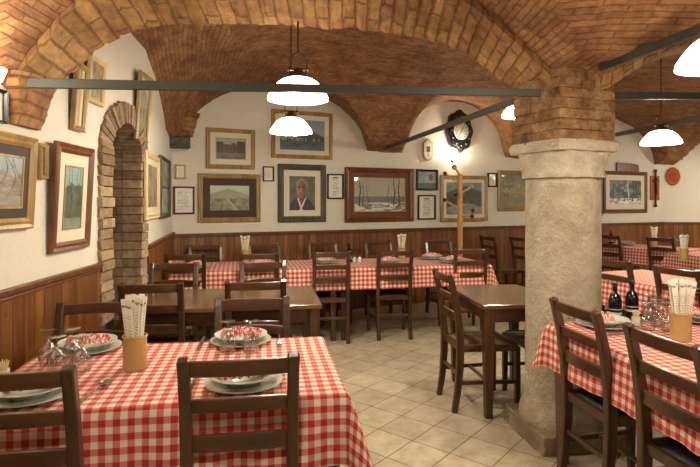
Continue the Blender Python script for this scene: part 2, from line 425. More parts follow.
# ------------------------------------------------------------------ vaulted ceiling (height field built from barrels and lunettes)
def pchip(xs, ys):
    xs = np.array(xs, float); ys = np.array(ys, float)
    d = np.diff(ys)/np.diff(xs); m = np.zeros(len(xs))
    m[1:-1] = np.where(d[:-1]*d[1:] > 0, 2*d[:-1]*d[1:]/(d[:-1]+d[1:]+1e-9*np.sign(d[:-1]+d[1:]+1e-12)), 0)
    m[0] = d[0]; m[-1] = d[-1]
    def f(x):
        x = np.clip(x, xs[0], xs[-1]); i = np.clip(np.searchsorted(xs, x)-1, 0, len(xs)-2)
        h = xs[i+1]-xs[i]; t = (x-xs[i])/h
        return (2*t**3-3*t**2+1)*ys[i]+(t**3-2*t**2+t)*h*m[i]+(-2*t**3+3*t**2)*ys[i+1]+(t**3-t**2)*h*m[i+1]
    return f
B_main = pchip([0,.25,.53,.92,1.34,1.8,2.6,3.5,5,8], [2.1,2.19,2.44,2.78,2.93,3.0,3.02,2.97,2.9,2.88])
B_left = pchip([0,.55,1.13,1.87,2.2,3.0,4], [2.1,2.15,2.32,2.51,2.63,2.8,2.85])
T1P = pchip([-1.6,-1.52,-1.46,-1.40,-1.29,-1.216,-1.09,-.836,-.3,.239,.564,.80,.973,1.157,1.3],
            [1.70,1.76,1.856,1.976,2.118,2.199,2.275,2.35,2.405,2.43,2.41,2.32,2.21,2.095,2.0])
T2P = pchip([1.3,1.5,1.8,2.1,2.6,3.1,3.6,4.1,4.4], [1.98,2.08,2.27,2.38,2.48,2.5,2.42,2.2,1.95])
def Yf(X): return 3.05+.365*X if X < 1.3 else 3.52
def Yn(X): return Yf(X)-(.365+.077*X) if X < 1.3 else 3.05
NZ = pchip([0,.25,.6,1.1,1.8,2.6,3.2,3.6], [1.85,2.12,2.38,2.55,2.62,2.5,2.3,2.3])
LUN = [(1.31, 1.16, 2.12, .73), (3.96, .88, 2.12, .77), (6.85, 1.5, 2.12, .78)]
def lun(u, L): 
    c, h, z, r = L; q = abs(u-c)/h
    return z+r*(1-q**2.1)**.5 if q < 1 else 0
def ceil_h(X, Y):
    """returns height, type, and uv"""
    if Y > (Yn(X)+Yf(X))/2:
        p = Vector((X, Y))-P0; s = p.dot(NB); u = p.dot(DB)
        right = (P3.y-Y) < s and X > P3.x-1.5
        if right: s = P3.y-Y; u2 = X-P3.x
        s = max(0, s)
        w = sm((X-xwall(Y))/1.1)
        b = float(B_main(s))*w+float(B_left(s))*(1-w)
        if right: l = lun(u2, (1.7, 1.5, 2.12, .75))
        else: l = max(lun(u+.45*s, L) for L in LUN)
        z = max(b, l)
        return (z, 0, (u, s*1.0+z*.9)) if b >= l else (z, 1, (s, u*1.0+z*.9))
    q = Yn(X)-Y
    a = float(T1P(X)) if X < 1.35 else (float(T2P(X)) if X < 4.4 else 2.6)
    a += .05+.15*max(0, math.sin(PI*max(0, min(1, (X+1.55)/2.85))))**.7 if X < 1.35 else .05
    if 1.2 < X < 1.75 and q > 0: a = max(a, 2.2)
    b = float(NZ(max(0, q)))
    if q > 3.2: b = 2.45
    return (b, 0, (X, q+b)) if b > a else (a, 1, (Y, X+a))
def build_ceiling():
    st = .045; xs = np.arange(-2.2, 9.36, st); ys = np.arange(-3.1, 9.8, st)
    idx = {}; V = []; I = {}
    def inside(X, Y):
        if X < xwall(Y)-.07: return False
        p = Vector((X, Y))-P0
        return p.dot(NB) > -.07 and Y < P3.y+.07
    Fc = []; UV = []
    def vid(i, j):
        if (i, j) not in I:
            X, Y = xs[i], ys[j]; h = ceil_h(X, Y)
            n = .008*math.sin(X*9+Y*3)*math.sin(Y*7-X*2)+random.uniform(-.003, .003)
            I[i, j] = len(V); V.append((X, Y, h[0]+n)); idx[len(V)-1] = h
        return I[i, j]
    for i in range(len(xs)-1):
        for j in range(len(ys)-1):
            if inside(xs[i]+st/2, ys[j]+st/2):
                q = (vid(i, j), vid(i, j+1), vid(i+1, j+1), vid(i+1, j))
                Fc.append(q)
                ty = idx[q[0]][1]
                mX = xs[i]+st/2; mY = ys[j]+st/2; pm = Vector((mX, mY))-P0
                um = pm.dot(DB)+.45*max(0, pm.dot(NB)); cl = min(LUN, key=lambda L: abs(L[0]-um))[0]
                sg = 1 if um < cl else -1
                sx = 1 if (mX < -.1 or 1.5 < mX < 3.0) else -1
                far = mY > (Yn(mX)+Yf(mX))/2
                for k in q:
                    X, Y, z = V[k]
                    p = Vector((X, Y))-P0; s = p.dot(NB); u = p.dot(DB)
                    if far: UV.append((u, s+(float(B_main(max(0, s)))-3)*.9) if ty == 0 else (s, u+sg*(z-2.85)))
                    else: UV.append((X, Y-(z-2.6)) if ty == 0 else (Y, X+sx*(z-2.55)))
    me = bpy.data.meshes.new('ceiling'); me.from_pydata(V, [], Fc)
    ul = me.uv_layers.new(name='UVMap')
    for k, u in enumerate(UV): ul.data[k].uv = u
    me.polygons.foreach_set('use_smooth', [True]*len(me.polygons))
    me.materials.append(M['vault'])
    o = bpy.data.objects.new('ceiling', me); COL.objects.link(o); struct(o)
    so = o.modifiers.new('thick', 'SOLIDIFY'); so.thickness = .12; so.offset = -1
build_ceiling()
# rough brick arches: strips with relief
def hsh(a, b): return (math.sin(a*127.1+b*311.7)*43758.5453) % 1
def nz(x, y, s=0):
    """smooth value noise"""
    x0, y0 = math.floor(x), math.floor(y); fx, fy = x-x0, y-y0; fx = fx*fx*(3-2*fx); fy = fy*fy*(3-2*fy)
    h = lambda i, j: hsh(i+s*17.3, j-s*7.7)
    return (h(x0, y0)*(1-fx)+h(x0+1, y0)*fx)*(1-fy)+(h(x0, y0+1)*(1-fx)+h(x0+1, y0+1)*fx)*fy
def fb(x, y, s=0): return .5*nz(x, y, s)+.3*nz(x*2.1, y*2.1, s+1)+.2*nz(x*4.3, y*4.3, s+2)
def relief(u, v, row=.075, ln=.24):
    r = math.floor(v/row); uu = u+(r % 2)*ln/2; c = math.floor(uu/ln)
    fv = v/row-r; fu = uu/ln-c
    e = min(min(fv, 1-fv)*row, min(fu, 1-fu)*ln)
    return (hsh(r, c)-.5)*.012+(-.006 if e < .008 else 0)+.009*(fb(u*9, v*9, 3)-.5)*2+.012*(fb(u*3, v*3, 8)-.5)*2
def arch(name, path, profile, half, zt=3.15, st=.014, tilt=0):
    """path(t)-> centre xy, normal(width dir); profile(t)->z ; half(t) half width"""
    ts = [0]; N = 260
    P = [(path(k/N), profile(k/N)) for k in range(N+1)]
    acc = [0]
    for k in range(N):
        a, b = P[k], P[k+1]; acc.append(acc[-1]+math.sqrt((a[0][0]-b[0][0]).length**2+(a[1]-b[1])**2))
    m = 34; V = []; Fc = []; UV = []
    for k in range(N+1):
        (c, n), z = P[k]; h = half(k/N)
        a, b = P[max(k-1, 0)], P[min(k+1, N)]
        tx = (b[0][0]-a[0][0]); tz = b[1]-a[1]; L = math.hypot(tx.length, tz)
        nx = tx.normalized()*(tz/L); nz = -tx.length/L       # normal of intrados pointing down into the room
        for i in range(m+1):
            w = -h+2*h*i/m; d = relief(w+3, acc[k])
            edge = (hsh(math.floor(acc[k]/.075), 5 if i > m/2 else 9)-.5)*.018 if i in (0, m) else 0
            p = c+n*(w+edge)
            zz = z+(tilt*math.sin(PI*k/N)**.7*(m-i)/m if k not in (0, N) else 0)
            V.append((p.x+nx.x*d, p.y+nx.y*d, zz+nz*d)); UV.append((w+3, acc[k]))
        for s in (0, 1):                                       # upper corners of both faces
            p = c+n*(h if s else -h); V.append((p.x, p.y, zt)); UV.append((3+(h if s else -h)+(zt-z)*(1 if s else -1), acc[k]))
    r = m+3
    for k in range(N):
        o = k*r
        for i in range(m): Fc.append((o+i, o+i+1, o+r+i+1, o+r+i))
        Fc.append((o, o+r, o+r+m+1, o+m+1)); Fc.append((o+m, o+m+2, o+r+m+2, o+r+m)); Fc.append((o+m+1, o+r+m+1, o+r+m+2, o+m+2))
    Fc += [tuple(range(m+1))+(m+2, m+1), tuple(N*r+i for i in range(m+1))+(N*r+m+2, N*r+m+1)]
    return struct(obj(name, (V, Fc, UV), 'arch', smooth=True))
nT = Vector((-.1, 1)).normalized()
def pathT1(t):
    X = -1.55+t*(1.30+1.55); n = Vector((0, 1)); return Vector((X, (Yn(X)+Yf(X))/2)), n
arch('trim_3', pathT1, lambda t: float(T1P(-1.55+t*2.85)), lambda t: (Yf(-1.55+t*2.85)-Yn(-1.55+t*2.85))/2, tilt=.15)
arch('trim_4', lambda t: (Vector((1.34+t*3.06, 3.28)), Vector((0, 1))), lambda t: float(T2P(1.34+t*3.06)), lambda t: .235)
D2P = pchip([0,.15,.4,.75,1.3,2.0,2.8,3.2], [2.22,2.32,2.42,2.5,2.55,2.5,2.3,2.0])
dd2 = Vector((.16, -.987)).normalized(); C0 = Vector((1.303, 3.22))
arch('trim_5', lambda t: (C0+dd2*(.22+t*3.04), Vector((dd2.y, -dd2.x))*-1), lambda t: float(D2P(t*3.1)), lambda t: .185)
# square brick pier above the column, stepped courses
def pier():
    a = math.radians(20); geos = []; z = 1.775; k = 0
    ex = Vector((math.cos(a), math.sin(a))); ey = Vector((-ex.y, ex.x))
    while z < 2.95:
        hz = .06; grow = .0 if z < 2.1 else (z-2.1)*.06
        h = .205+grow
        geos.append((*box(C0.x, C0.y, z+hz/2, 2*h-.012, 2*h-.012, hz+.002, a), [(.01, k*.07)]*8))
        for s in range(4):
            d = (ex, ey, -ex, -ey)[s]; q = (ey, -ex, -ey, ex)[s]
            x = -h+(0 if k % 2 else .0); cuts = [-h, -h+(.14 if k % 2 else .24), h-(.0 if k % 2 else .0)]
            cuts = [-h, -h+(.16 if k % 2 else .25), h]
            for c0, c1 in zip(cuts[:-1], cuts[1:]):
                o = random.uniform(-.005, .007); m = C0+d*(h-.03+o/2)+q*((c0+c1)/2)
                rz = math.atan2(q.y, q.x)
                geos.append((*box(m.x, m.y, z+hz/2, c1-c0-.003, .06+o, hz-random.uniform(.001, .006), rz), [(k*.37+s, k*.061+.03)]*8))
        z += hz; k += 1
    t = NT('pier_brick'); v = t.coord('Object'); n = t.noise(v, 16, 5, .7); g = t.n('ShaderNodeNewGeometry')
    c = t.ramp(g.outputs['Random Per Island'], [(0, rgb(164, 122, 80)), (.5, rgb(180, 138, 92)), (1, rgb(196, 156, 106))])
    c = t.mix(c, t.ramp(n.outputs[0], [(.3, rgb(130, 100, 70)), (.7, (1,1,1,1))]), .8, 'MULTIPLY'); n5 = t.noise(v, 5, 4, .65); c = t.mix(c, t.ramp(n5.outputs[0], [(.36, rgb(160, 130, 98)), (.6, (1,1,1,1))]), .8, 'MULTIPLY'); t.bump(t.math('ADD', n.outputs[0], n5.outputs[0]), 1.0, .045)
    struct(obj('trim_6', geos, t.out(c, .9), bevel=.006))
pier()
# brick corbels on the back wall and in the corner
def corbel(n, wall, u, hw, ztop, zbot, out):
    p, d = WALLS[wall]; nn = Vector((d.y, -d.x)); V = []; Fc = []; UV = []
    lv = 12
    for k in range(lv+1):
        q = k/lv; z = zbot+(ztop-zbot)*q; h = hw*(.86+.14*q)+random.uniform(-.008, .008)+max(0, q-.5)*.04; o = out*(.35+.65*q**.8)+random.uniform(-.004, .004)
        for a, b in ((-h, -.05), (-h, o*.7), (-h*.6, o), (h*.6, o), (h, o*.7), (h, -.05)):
            c = p+d*(u+a)+nn*b; V.append((c.x, c.y, z)); UV.append((a+1+b*.4, z))
    for k in range(lv):
        for i in range(6): Fc.append((k*6+i, k*6+(i+1) % 6, k*6+6+(i+1) % 6, k*6+6+i))
    Fc += [tuple(range(6)), tuple(lv*6+i for i in range(6))]
    struct(obj('trim_%d' % n, (V, Fc, UV), 'vault', smooth=True))
corbel(7, 'back', 2.765, .215, 2.4, 2.12, .17)
corbel(8, 'back', 5.07, .2, 2.4, 2.12, .17)
corbel(9, 'back', .0, .26, 2.42, 2.17, .26)
corbel(10, 'back', 8.55, .22, 2.5, 2.13, .2)
a_, z_ = hit(23, 110, 'left')
corbel(11, 'left', a_, .135, 1.98, 1.76, .10)

# ------------------------------------------------------------------ stone column
col = thing('stone_column', 'thick rough stone column with square plinth and capital under the brick pier', 'column', (C0.x, C0.y, 0))
def rough_lathe(prof, seg=72, amp=.006):
    v, f, uv = lathe(prof, seg)
    v = [(x*(1+amp*4*(math.sin(x*23+z*9)*math.sin(y*19-z*13))*.5), y*(1+amp*4*(math.sin(x*17-z*11)*math.sin(y*29+z*7))*.5), z) for x, y, z in v]
    return v, f, uv
obj('shaft', rough_lathe([(.25, .09), (.258, .12), (.25, .17), (.230, .2), (.220, .25), (.219, .3)]+[(.220-.005*k/20, .3+1.27*k/20) for k in range(21)]), 'stone', col, smooth=True)
def slab(h0, h1, z0, z1, rz, ch=.0, n=10, wob=.006):
    V = []; Fc = []; ring = []
    pts = []
    for s in range(4):
        for k in range(n):
            t = -1+2*k/n; pts.append([(t, -1), (1, t), (-t, 1), (-1, -t)][s])
    m = 5
    for j in range(m+1):
        q = j/m; h = h0+(h1-h0)*q; z = z0+(z1-z0)*q
        for (a, b) in pts:
            r = 1-ch*(min(abs(a), abs(b))**3)
            x, y = a*h*r+random.uniform(-wob, wob), b*h*r+random.uniform(-wob, wob)
            V.append((x*math.cos(rz)-y*math.sin(rz), x*math.sin(rz)+y*math.cos(rz), z+(random.uniform(-wob, wob) if 0 < j < m else 0)))
    N = len(pts)
    for j in range(m):
        for k in range(N): Fc.append((j*N+k, j*N+(k+1) % N, j*N+N+(k+1) % N, j*N+N+k))
    Fc += [tuple(range(N))[::-1], tuple(m*N+k for k in range(N))]
    return V, Fc
obj('plinth', slab(.275, .262, 0, .10, math.radians(8), .04), 'base_stone', col, smooth=True, bevel=.006)
# capital: loft from round to square
def cap_loft():
    V = []; Fc = []; N = 64; m = 8; rz = math.radians(20)
    for j in range(m+1):
        q = j/m; z = 1.562+.156*q
        for k in range(N):
            a = 2*PI*k/N; r0 = .226+.012*(j == 0 or j == 1); c, s = math.cos(a), math.sin(a)
            rs = min(1/max(abs(c), 1e-6), 1/max(abs(s), 1e-6)); rs = min(rs, 1.22)*.215
            w = q**1.3; r = r0*(1-w)+rs*w+.004*math.sin(a*9+j*2)
            V.append((r*math.cos(a+rz), r*math.sin(a+rz), z))
    for j in range(m):
        for k in range(N): Fc.append((j*N+k, j*N+(k+1) % N, j*N+N+(k+1) % N, j*N+N+k))
    Fc += [tuple(range(N))[::-1], tuple(m*N+k for k in range(N))]
    return V, Fc
obj('capital', [cap_loft(), slab(.232, .24, 1.715, 1.765, math.radians(20), .06), slab(.235, .222, 1.765, 1.78, math.radians(20), .05)], 'stone', col, smooth=True)

# ------------------------------------------------------------------ iron tie rods
def rod(p, q, label, mat='iron', w=.05, d=.022):
    p, q = Vector(p), Vector(q); c = (p+q)/2
    o = obj('iron_tie_rod', sweep([p-c, q-c], d, w, Vector((0, 1, 0)) if abs((q-p).x) > abs((q-p).y) else Vector((1, 0, 0))), mat, bevel=.002)
    o.location = c; return tag(o, label, 'tie rod')
rod(at(22, 83, 2.28), at(540, 93, 2.99), 'long flat iron tie rod crossing in front of the left pendant lamps', w=.042)
rod(at(385, 148.5, 7.1), at(514, 101, 3.42), 'slanting iron tie rod rising from the back wall past the clock', w=.045)
rod(at(600, 67, 2.95), at(712, 25, 2.30), 'dark iron tie rod rising to the upper right beside the pier', 'dkiron', w=.045)
rod(at(612, 96, 3.3), at(760, 96, 3.25), 'dark level iron tie rod right of the brick pier', 'dkiron', w=.042)
rod(at(604, 137, 8.9), at(740, 110, 4.3), 'pale slanting iron tie rod above the far right pendant lamp', w=.06)

# ------------------------------------------------------------------ pendant lamps
def make_lamp(label):
    t = thing('pendant_lamp', label, 'lamp', (0, 0, 0))
    dome = [(.165*math.sin(a), .10*math.cos(a)) for a in [PI/2*k/12 for k in range(1, 13)]]
    prof = [(.03, .105)]+[(.03+.135*(k/12)**.8, .10*math.cos(PI/2*(k/12)**1.15)) for k in range(1, 13)]+[(.168, -.02), (.163, -.02)]
    inner = [(max(.01, r-.005), z-.005) for r, z in prof[:-2]][::-1]
    obj('shade', lathe(prof+inner, 40), 'shade', t, smooth=True)
    obj('bulb', ball(0, 0, .0, .033), 'bulb', t, smooth=True)
    obj('cap', lathe([(.001, .16), (.02, .155), (.024, .135), (.04, .125), (.045, .105), (.03, .1)], 20), 'brass', t, smooth=True)
    obj('yoke', [tube([(-.042, 0, .11), (-.05, 0, .15), (-.048, 0, .2), (-.02, 0, .235), (0, 0, .245), (.02, 0, .235), (.048, 0, .2), (.05, 0, .15), (.042, 0, .11)], .004),
                 tube([(-.05, 0, .15), (.05, 0, .15)], .006), ball(-.052, 0, .15, .012), ball(.052, 0, .15, .012)], 'brass', t, smooth=True)
    return t
def cord(t, top, pw=1):
    z0 = t.location.z
    obj('cord', tube([(0, 0, .244), (0, 0, top-z0-.04)], .005, 8), 'brass', t)
    obj('canopy', lathe([(.004, -.055), (.012, -.05), (.03, -.02), (.034, 0)], 20, 0, 0, top-z0), 'brass', t, smooth=True)
    L = bpy.data.lights.new('lamp_light', 'POINT'); L.energy = LAMP_W*pw; L.color = LAMP_C; L.shadow_soft_size = .05
    lo = bpy.data.objects.new('lamp_light', L); COL.objects.link(lo); lo.parent = t; lo.location = (0, 0, -.06)
lamps = [(298, 100, 2.91, 'white dome pendant lamp, the upper of the stacked pair left of centre'),
         (291, 133, 4.2, 'white dome pendant lamp, the lower of the stacked pair, in front of the lake painting'),
         (523, 116.5, 4.3, 'small white pendant lamp half hidden behind the brick pier'),
         (661, 144, 4.75, 'white dome pendant lamp hanging in front of the right loudspeaker'),
         (725, 66, 2.03, 'near white pendant lamp cut off by the right photo edge')]
base = make_lamp(lamps[0][3])
todo = []
extra = [(-.35, .55, 2.02), (2.2, .5, 2.02), (5.35, 6.6, 2.0), (6.9, 8.2, 2.0)]  # unseen pendants added as fill for the near tables and far right bay
for k, (px, py, Y, lab) in enumerate(lamps):
    p = at(px, py, Y); p.z += .02
    o = base if k == 0 else dup(base, p, 0, lab)
    o.location = p; todo.append(o)
ex_l = ['white pendant lamp over the front left table, above the view', 'white pendant lamp over the front right table, outside the view',
        'white pendant lamp in the far right bay, nearer one, outside the view', 'white pendant lamp in the far right bay, farther one, outside the view']
for k in range(4):
    todo.append(dup(base, extra[k], 0, ex_l[k]))
for o in todo: cord(o, ceil_h(o.location.x, o.location.y)[0]+.01 if o.location.y != lamps[0][2] else float(T1P(o.location.x))+.085, .62 if o.location.y < .9 else (1.6 if o.location.x > 5 else 1))
def sconce(name, loc, rz, label, watts):
    t = thing(name, label, 'wall lamp', loc, rz)
    prof = [(.01, -.06), (.05, -.05), (.085, -.02), (.1, .02), (.095, .02), (.08, -.015), (.045, -.042), (.005, -.052)]
    v, f, uv = lathe(prof, 28); obj('bowl', (v, f, uv), 'shade', t, smooth=True)
    obj('bracket', [tube([(0, .13, -.03), (0, .09, -.05), (0, .03, -.06)], .008), xf(lathe([(.03, 0), (.03, .01), (.012, .016)], 16), (0, .135, -.03), rx=PI/2)], 'brass', t, smooth=True)
    L = bpy.data.lights.new('sconce_light', 'POINT'); L.energy = watts; L.color = LAMP_C; L.shadow_soft_size = .04
    lo = bpy.data.objects.new('sconce_light', L); COL.objects.link(lo); lo.parent = t; lo.location = (0, 0, .05)
a, z = hit(452, 160, 'back'); c = P0+DB*a+NB*.14
sconce('wall_lamp', (c.x, c.y, z+.02), math.atan2(DB.y, DB.x), 'glowing uplight bowl on the back wall below the clock', 9)
a, z = hit(-62, 72, 'left'); c = lp+ld*a-ln*.12
sconce('wall_lamp', (c.x, c.y, z), math.atan2(ld.y, ld.x), 'bright wall lamp cut by the left photo edge beside the brick arch', 6)

# ------------------------------------------------------------------ pictures
def mx(a, b, t): t = max(0, min(1, t)); return tuple(a[i]*(1-t)+b[i]*t for i in range(3))
def a_winter(u, v):            # v up
    c = mx((188, 184, 160), (150, 150, 132), v*.5+fb(u*5, v*5)*.4)
    if v < .42+.05*fb(u*9, 1): c = mx((72, 76, 72), (140, 140, 128), fb(u*22, v*14, 3)*1.1)
    if v < .26: c = mx((220, 218, 204), (70, 74, 70), (fb(u*8, v*30, 5)-.42)*3.2)
    for x, w, h in ((.78, .012, 1), (.88, .014, 1), (.1, .014, .9), (.66, .006, .8), (.25, .005, .75), (.16, .006, .8)):
        if abs(u-x-.012*math.sin(v*9+x*20)) < w*(1.25-v*.7) and .15 < v < h: c = (44, 42, 38)
    b = abs(math.sin(u*60+v*24))*abs(math.sin(u*47-v*31))
    if v > .45 and b < .045 and (u > .6 or u < .3): c = mx(c, (70, 66, 58), .7)
    return c
def a_forest(u, v):
    c = mx((36, 42, 44), (150, 160, 158), (fb(u*12, v*9, 2)-.35)*1.9)
    if v < .25: c = mx((222, 222, 214), (60, 66, 66), (fb(u*14, v*24, 4)-.45)*3.4)
    for x in (.12, .3, .45, .58, .74, .9):
        if abs(u-x-.02*math.sin(v*8+x*30)) < .014 and v > .12: c = (24, 24, 24) if x != .58 else (190, 192, 186)
    return c
def a_town(u, v):
    c = mx((120, 116, 100), (60, 52, 44), fb(u*8, v*8, 1)*1.1)
    if v > .7: c = (150, 150, 142)
    for x0, x1, h, k in ((0, .25, .85, (88, 66, 52)), (.25, .5, .72, (140, 84, 56)), (.5, .68, .8, (110, 84, 66)), (.7, 1, .9, (78, 70, 60))):
        if x0 < u < x1 and .3 < v < h:
            c = mx(k, (40, 32, 28), fb(u*20, v*20, 5)*.7)
            if (u*17) % 1 < .35 and (v*9) % 1 < .45: c = (38, 32, 28)
    if v < .3: c = mx((128, 122, 104), (70, 66, 58), fb(u*9, v*20))
    return c
def a_valley(u, v):
    c = mx((150, 158, 142), (182, 186, 170), v)
    if v < .85-.35*abs(u-.45)*1.4+.06*fb(u*9, 1): c = mx((120, 128, 110), (160, 160, 130), fb(u*9, v*9, 3))
    if v < .5: c = mx((74, 82, 58), (168, 160, 122), fb(u*14, v*14, 6)*1.2-.1)
    if abs(u-.42-(.5-v)*.5) < .03+.05*(.5-v) and v < .5: c = (150, 150, 132)
    return c
def a_lake(u, v):
    c = mx((160, 168, 164), (120, 134, 140), v)
    if v < .36+.5*math.exp(-((u-.6)/.17)**2)+.14*math.exp(-((u-.9)/.15)**2): c = mx((60, 72, 68), (98, 106, 96), fb(u*12, v*12, 3))
    if v < .34: c = mx((56, 74, 84), (110, 126, 128), fb(u*7, v*34, 7))
    if .3 < v < .4 and fb(u*40, 3, 2) > .55: c = (176, 160, 136)
    return c
def a_portrait(u, v):
    c = mx((62, 64, 58), (112, 110, 98), fb(u*4, v*4)*1.1)
    if v < .40-1.3*abs(u-.47)**2.2 and v < .36: c = mx((34, 34, 36), (58, 58, 60), fb(u*8, v*8))
    if ((u-.47)/.235)**2+((v-.70)/.235)**2 < 1+.25*(fb(u*14, v*14, 2)-.5): c = mx((92, 88, 78), (158, 152, 138), fb(u*22, v*16))
    if abs(u-.47) < .12 and .12 < v < .45: c = mx((128, 80, 54), (84, 50, 34), (u-.36)*4)
    if ((u-.46)/.195)**2+((v-.60)/.245)**2 < 1:
        c = mx((168, 112, 78), (84, 50, 36), (u-.34)*2.4+.45*(fb(u*10, v*10)-.3))
        if .655 < v < .685 and (abs(u-.375) < .055 or abs(u-.54) < .055): c = (48, 32, 26)
        if .69 < v < .71 and (abs(u-.375) < .065 or abs(u-.54) < .065): c = (90, 74, 62)
        if abs(u-.45-.1*(.58-v)) < .022 and .53 < v < .67: c = (186, 130, 92)
        if abs(u-.45) < .04 and .52 < v < .54: c = (84, 46, 34)
        if abs(v-.475) < .010 and abs(u-.45) < .065: c = (92, 42, 34)
    if v < .36 and (abs((u-.32)-(.36-v)*.45) < .03 or abs((u-.63)+(.36-v)*.6) < .03): c = (206, 206, 198)
    return c
def a_cliff(u, v):
    c = mx((82, 96, 104), (150, 158, 158), fb(u*5, v*5))
    if v < .9-.4*abs(u-.55): c = mx((40, 44, 44), (92, 94, 86), fb(u*10, v*10, 4))
    if v < .2+.15*math.sin(u*3): c = mx((160, 164, 160), (100, 104, 104), fb(u*10, v*12, 8))
    return c
def a_rocks(u, v):
    c = mx((96, 82, 52), (168, 150, 106), fb(u*6, v*6, 3)*1.1)
    if v > .78: c = (112, 116, 92)
    q = fb(u*10, v*10, 9)
    if abs(q-.5) < .025: c = (58, 48, 32)
    if v < .3: c = mx((100, 96, 66), (150, 140, 100), fb(u*8, v*16))
    return c
def a_blue(u, v):
    c = mx((110, 130, 146), (180, 188, 188), fb(u*4, v*3))
    if v < .3: c = mx((70, 84, 90), (120, 124, 120), fb(u*8, v*8))
    if ((u-.72)/.12)**2+((v-.66)/.2)**2 < 1: c = (150, 84, 54)
    return c
def a_trees(u, v):
    c = mx((96, 124, 130), (150, 170, 168), v+.3*fb(u*4, v*4)-.3)
    if v < .6+.2*fb(u*6, 2): c = mx((34, 42, 34), (112, 120, 98), fb(u*14, v*12, 5)*1.2-.1)
    if v < .16: c = mx((90, 110, 104), (150, 156, 140), fb(u*9, v*20))
    for x in (.2, .38, .7, .85):
        if abs(u-x-.03*math.sin(v*7+x*9)) < .013 and v > .2: c = (44, 38, 30)
    return c
def a_snowroad(u, v):
    c = mx((98, 116, 122), (152, 164, 162), v)
    if v < .62+.15*fb(u*7, 2): c = mx((80, 70, 56), (180, 174, 156), fb(u*9, v*11, 7)*1.25-.12)
    if v < .3: c = mx((170, 166, 150), (104, 92, 72), fb(u*6, v*16, 4))
    for k in range(7):
        x = .08+k*.14
        if abs(u-x-.1*math.sin(v*5+k)) < .008 and v > .2: c = (60, 50, 40)
    return c
def a_sepia(u, v): return mx((96, 84, 60), (190, 176, 140), fb(u*6, v*5, 4))
def a_doc(u, v):
    c = (222, 218, 204)
    r = v*17; 
    if .08 < v < .9 and (r % 1) < .4 and .14 < u < .86-.25*hsh(math.floor(r), 3) and hsh(math.floor(u*26), math.floor(r)) > .25: c = (150, 146, 138)
    return c
def a_menu(u, v):
    c = (226, 222, 208)
    if .08 < v < .84 and abs(u-.5) < .25 and (v*15 % 1) < .45 and hsh(math.floor(u*22), math.floor(v*15)) > .3: c = (140, 136, 128)
    if .86 < v < .92 and abs(u-.5) < .2: c = (90, 84, 80)
    return c
def a_emblem(u, v):
    c = (224, 216, 196)
    if abs(u-.5) < .32 and .3 < v < .78: c = mx((150, 40, 34), (60, 84, 70), fb(u*8, v*8)*1.2)
    if v < .28 and abs(u-.5) < .2 and (v*14 % 1) < .5: c = (120, 110, 100)
    return c
def canvas(w, h, fn, y, nx=56):
    ny = max(8, int(nx*h/w)); nx = int(nx); V = []; Fc = []; C = []
    for j in range(ny+1):
        for i in range(nx+1):
            V.append((-w/2+w*i/nx, y, -h/2+h*j/ny)); C.append(fn(i/nx, j/ny))
    for j in range(ny):
        for i in range(nx): a = j*(nx+1)+i; Fc.append((a, a+1, a+nx+2, a+nx+1))
    return V, Fc, C
def add_canvas(w, h, fn, y, parent, nx=56, name='painting'):
    V, Fc, C = canvas(w, h, fn, y, nx)
    me = bpy.data.meshes.new(name); me.from_pydata(V, [], Fc)
    a = me.color_attributes.new('Col', 'FLOAT_COLOR', 'POINT')
    for k, c in enumerate(C): a.data[k].color = (*lin(tuple(x/255 for x in c)), 1)
    me.materials.append(M['art']); o = bpy.data.objects.new(name, me); COL.objects.link(o); o.parent = parent
def frame_geo(w, h, bw, prof):
    """mitred frame; prof list of (inset 0..bw, y depth (negative = towards the room))"""
    V = []; Fc = []; n = len(prof)
    for i, (ins, y) in enumerate(prof):
        for sx, sz in ((-1,-1), (1,-1), (1,1), (-1,1)): V.append((sx*(w/2-ins), y, sz*(h/2-ins)))
    for i in range(n-1):
        for k in range(4): Fc.append((i*4+k, i*4+(k+1) % 4, i*4+4+(k+1) % 4, i*4+4+k))
    return V, Fc
def picture(px0, px1, py0, py1, wall, label, fmat='gold', bw=.035, art=None, mat=None, mw=.05, cat='framed picture', name='framed_picture', th=.03, tilt=0, nx=56, group=None, inner=None):
    off = (.02+abs(math.sin(tilt))*.15) if wall.startswith('left') else .02
    a0, _ = hit(px0, py0, wall, off); a1, _ = hit(px1, py0, wall, off)
    pm = (px0+px1)/2; am = (a0+a1)/2
    p, d = WALLS[wall]; c = p+d*am; pxc = 350+F*c.x/c.y
    zt = HC+(HY-py0)/F*c.y; zb = HC+(HY-py1)/F*c.y
    th = min(th, .025) if wall.startswith('left') else th
    w = abs(a1-a0); h = zt-zb; nn = Vector((d.y, -d.x)) if wall not in ('left', 'left2') else Vector((d.y, -d.x))
    back = .006+abs(math.sin(tilt))*h*.5
    t = thing(name, label, cat, (c.x+nn.x*back, c.y+nn.y*back, (zt+zb)/2), math.atan2(d.y, d.x), group)
    t.rotation_euler = (tilt, 0, math.atan2(d.y, d.x))
    prof = [(0, 0), (0, -th*.7), (bw*.15, -th), (bw*.45, -th*.72), (bw*.7, -th*.95), (bw, -th*.55), (bw, -.004)]
    obj('frame', frame_geo(w, h, bw, prof), fmat, t)
    obj('backing', box(0, -.003, 0, w-.01, .005, h-.01), 'dkmat', t)
    iw, ih = w-2*bw, h-2*bw; y = -.006
    if mat:
        obj('mount', box(0, -.008, 0, iw, .004, ih), mat, t); y = -.0105
        iw -= 2*mw; ih -= 2*mw
        if inner:
            obj('slip', frame_geo(iw+.016, ih+.016, .01, [(0, -.01), (0, -.015), (.008, -.015), (.01, -.0105)]), inner, t)
    if art: add_canvas(max(iw, .02), max(ih, .02), art, y-.0005, t, nx)
    return t
P = picture
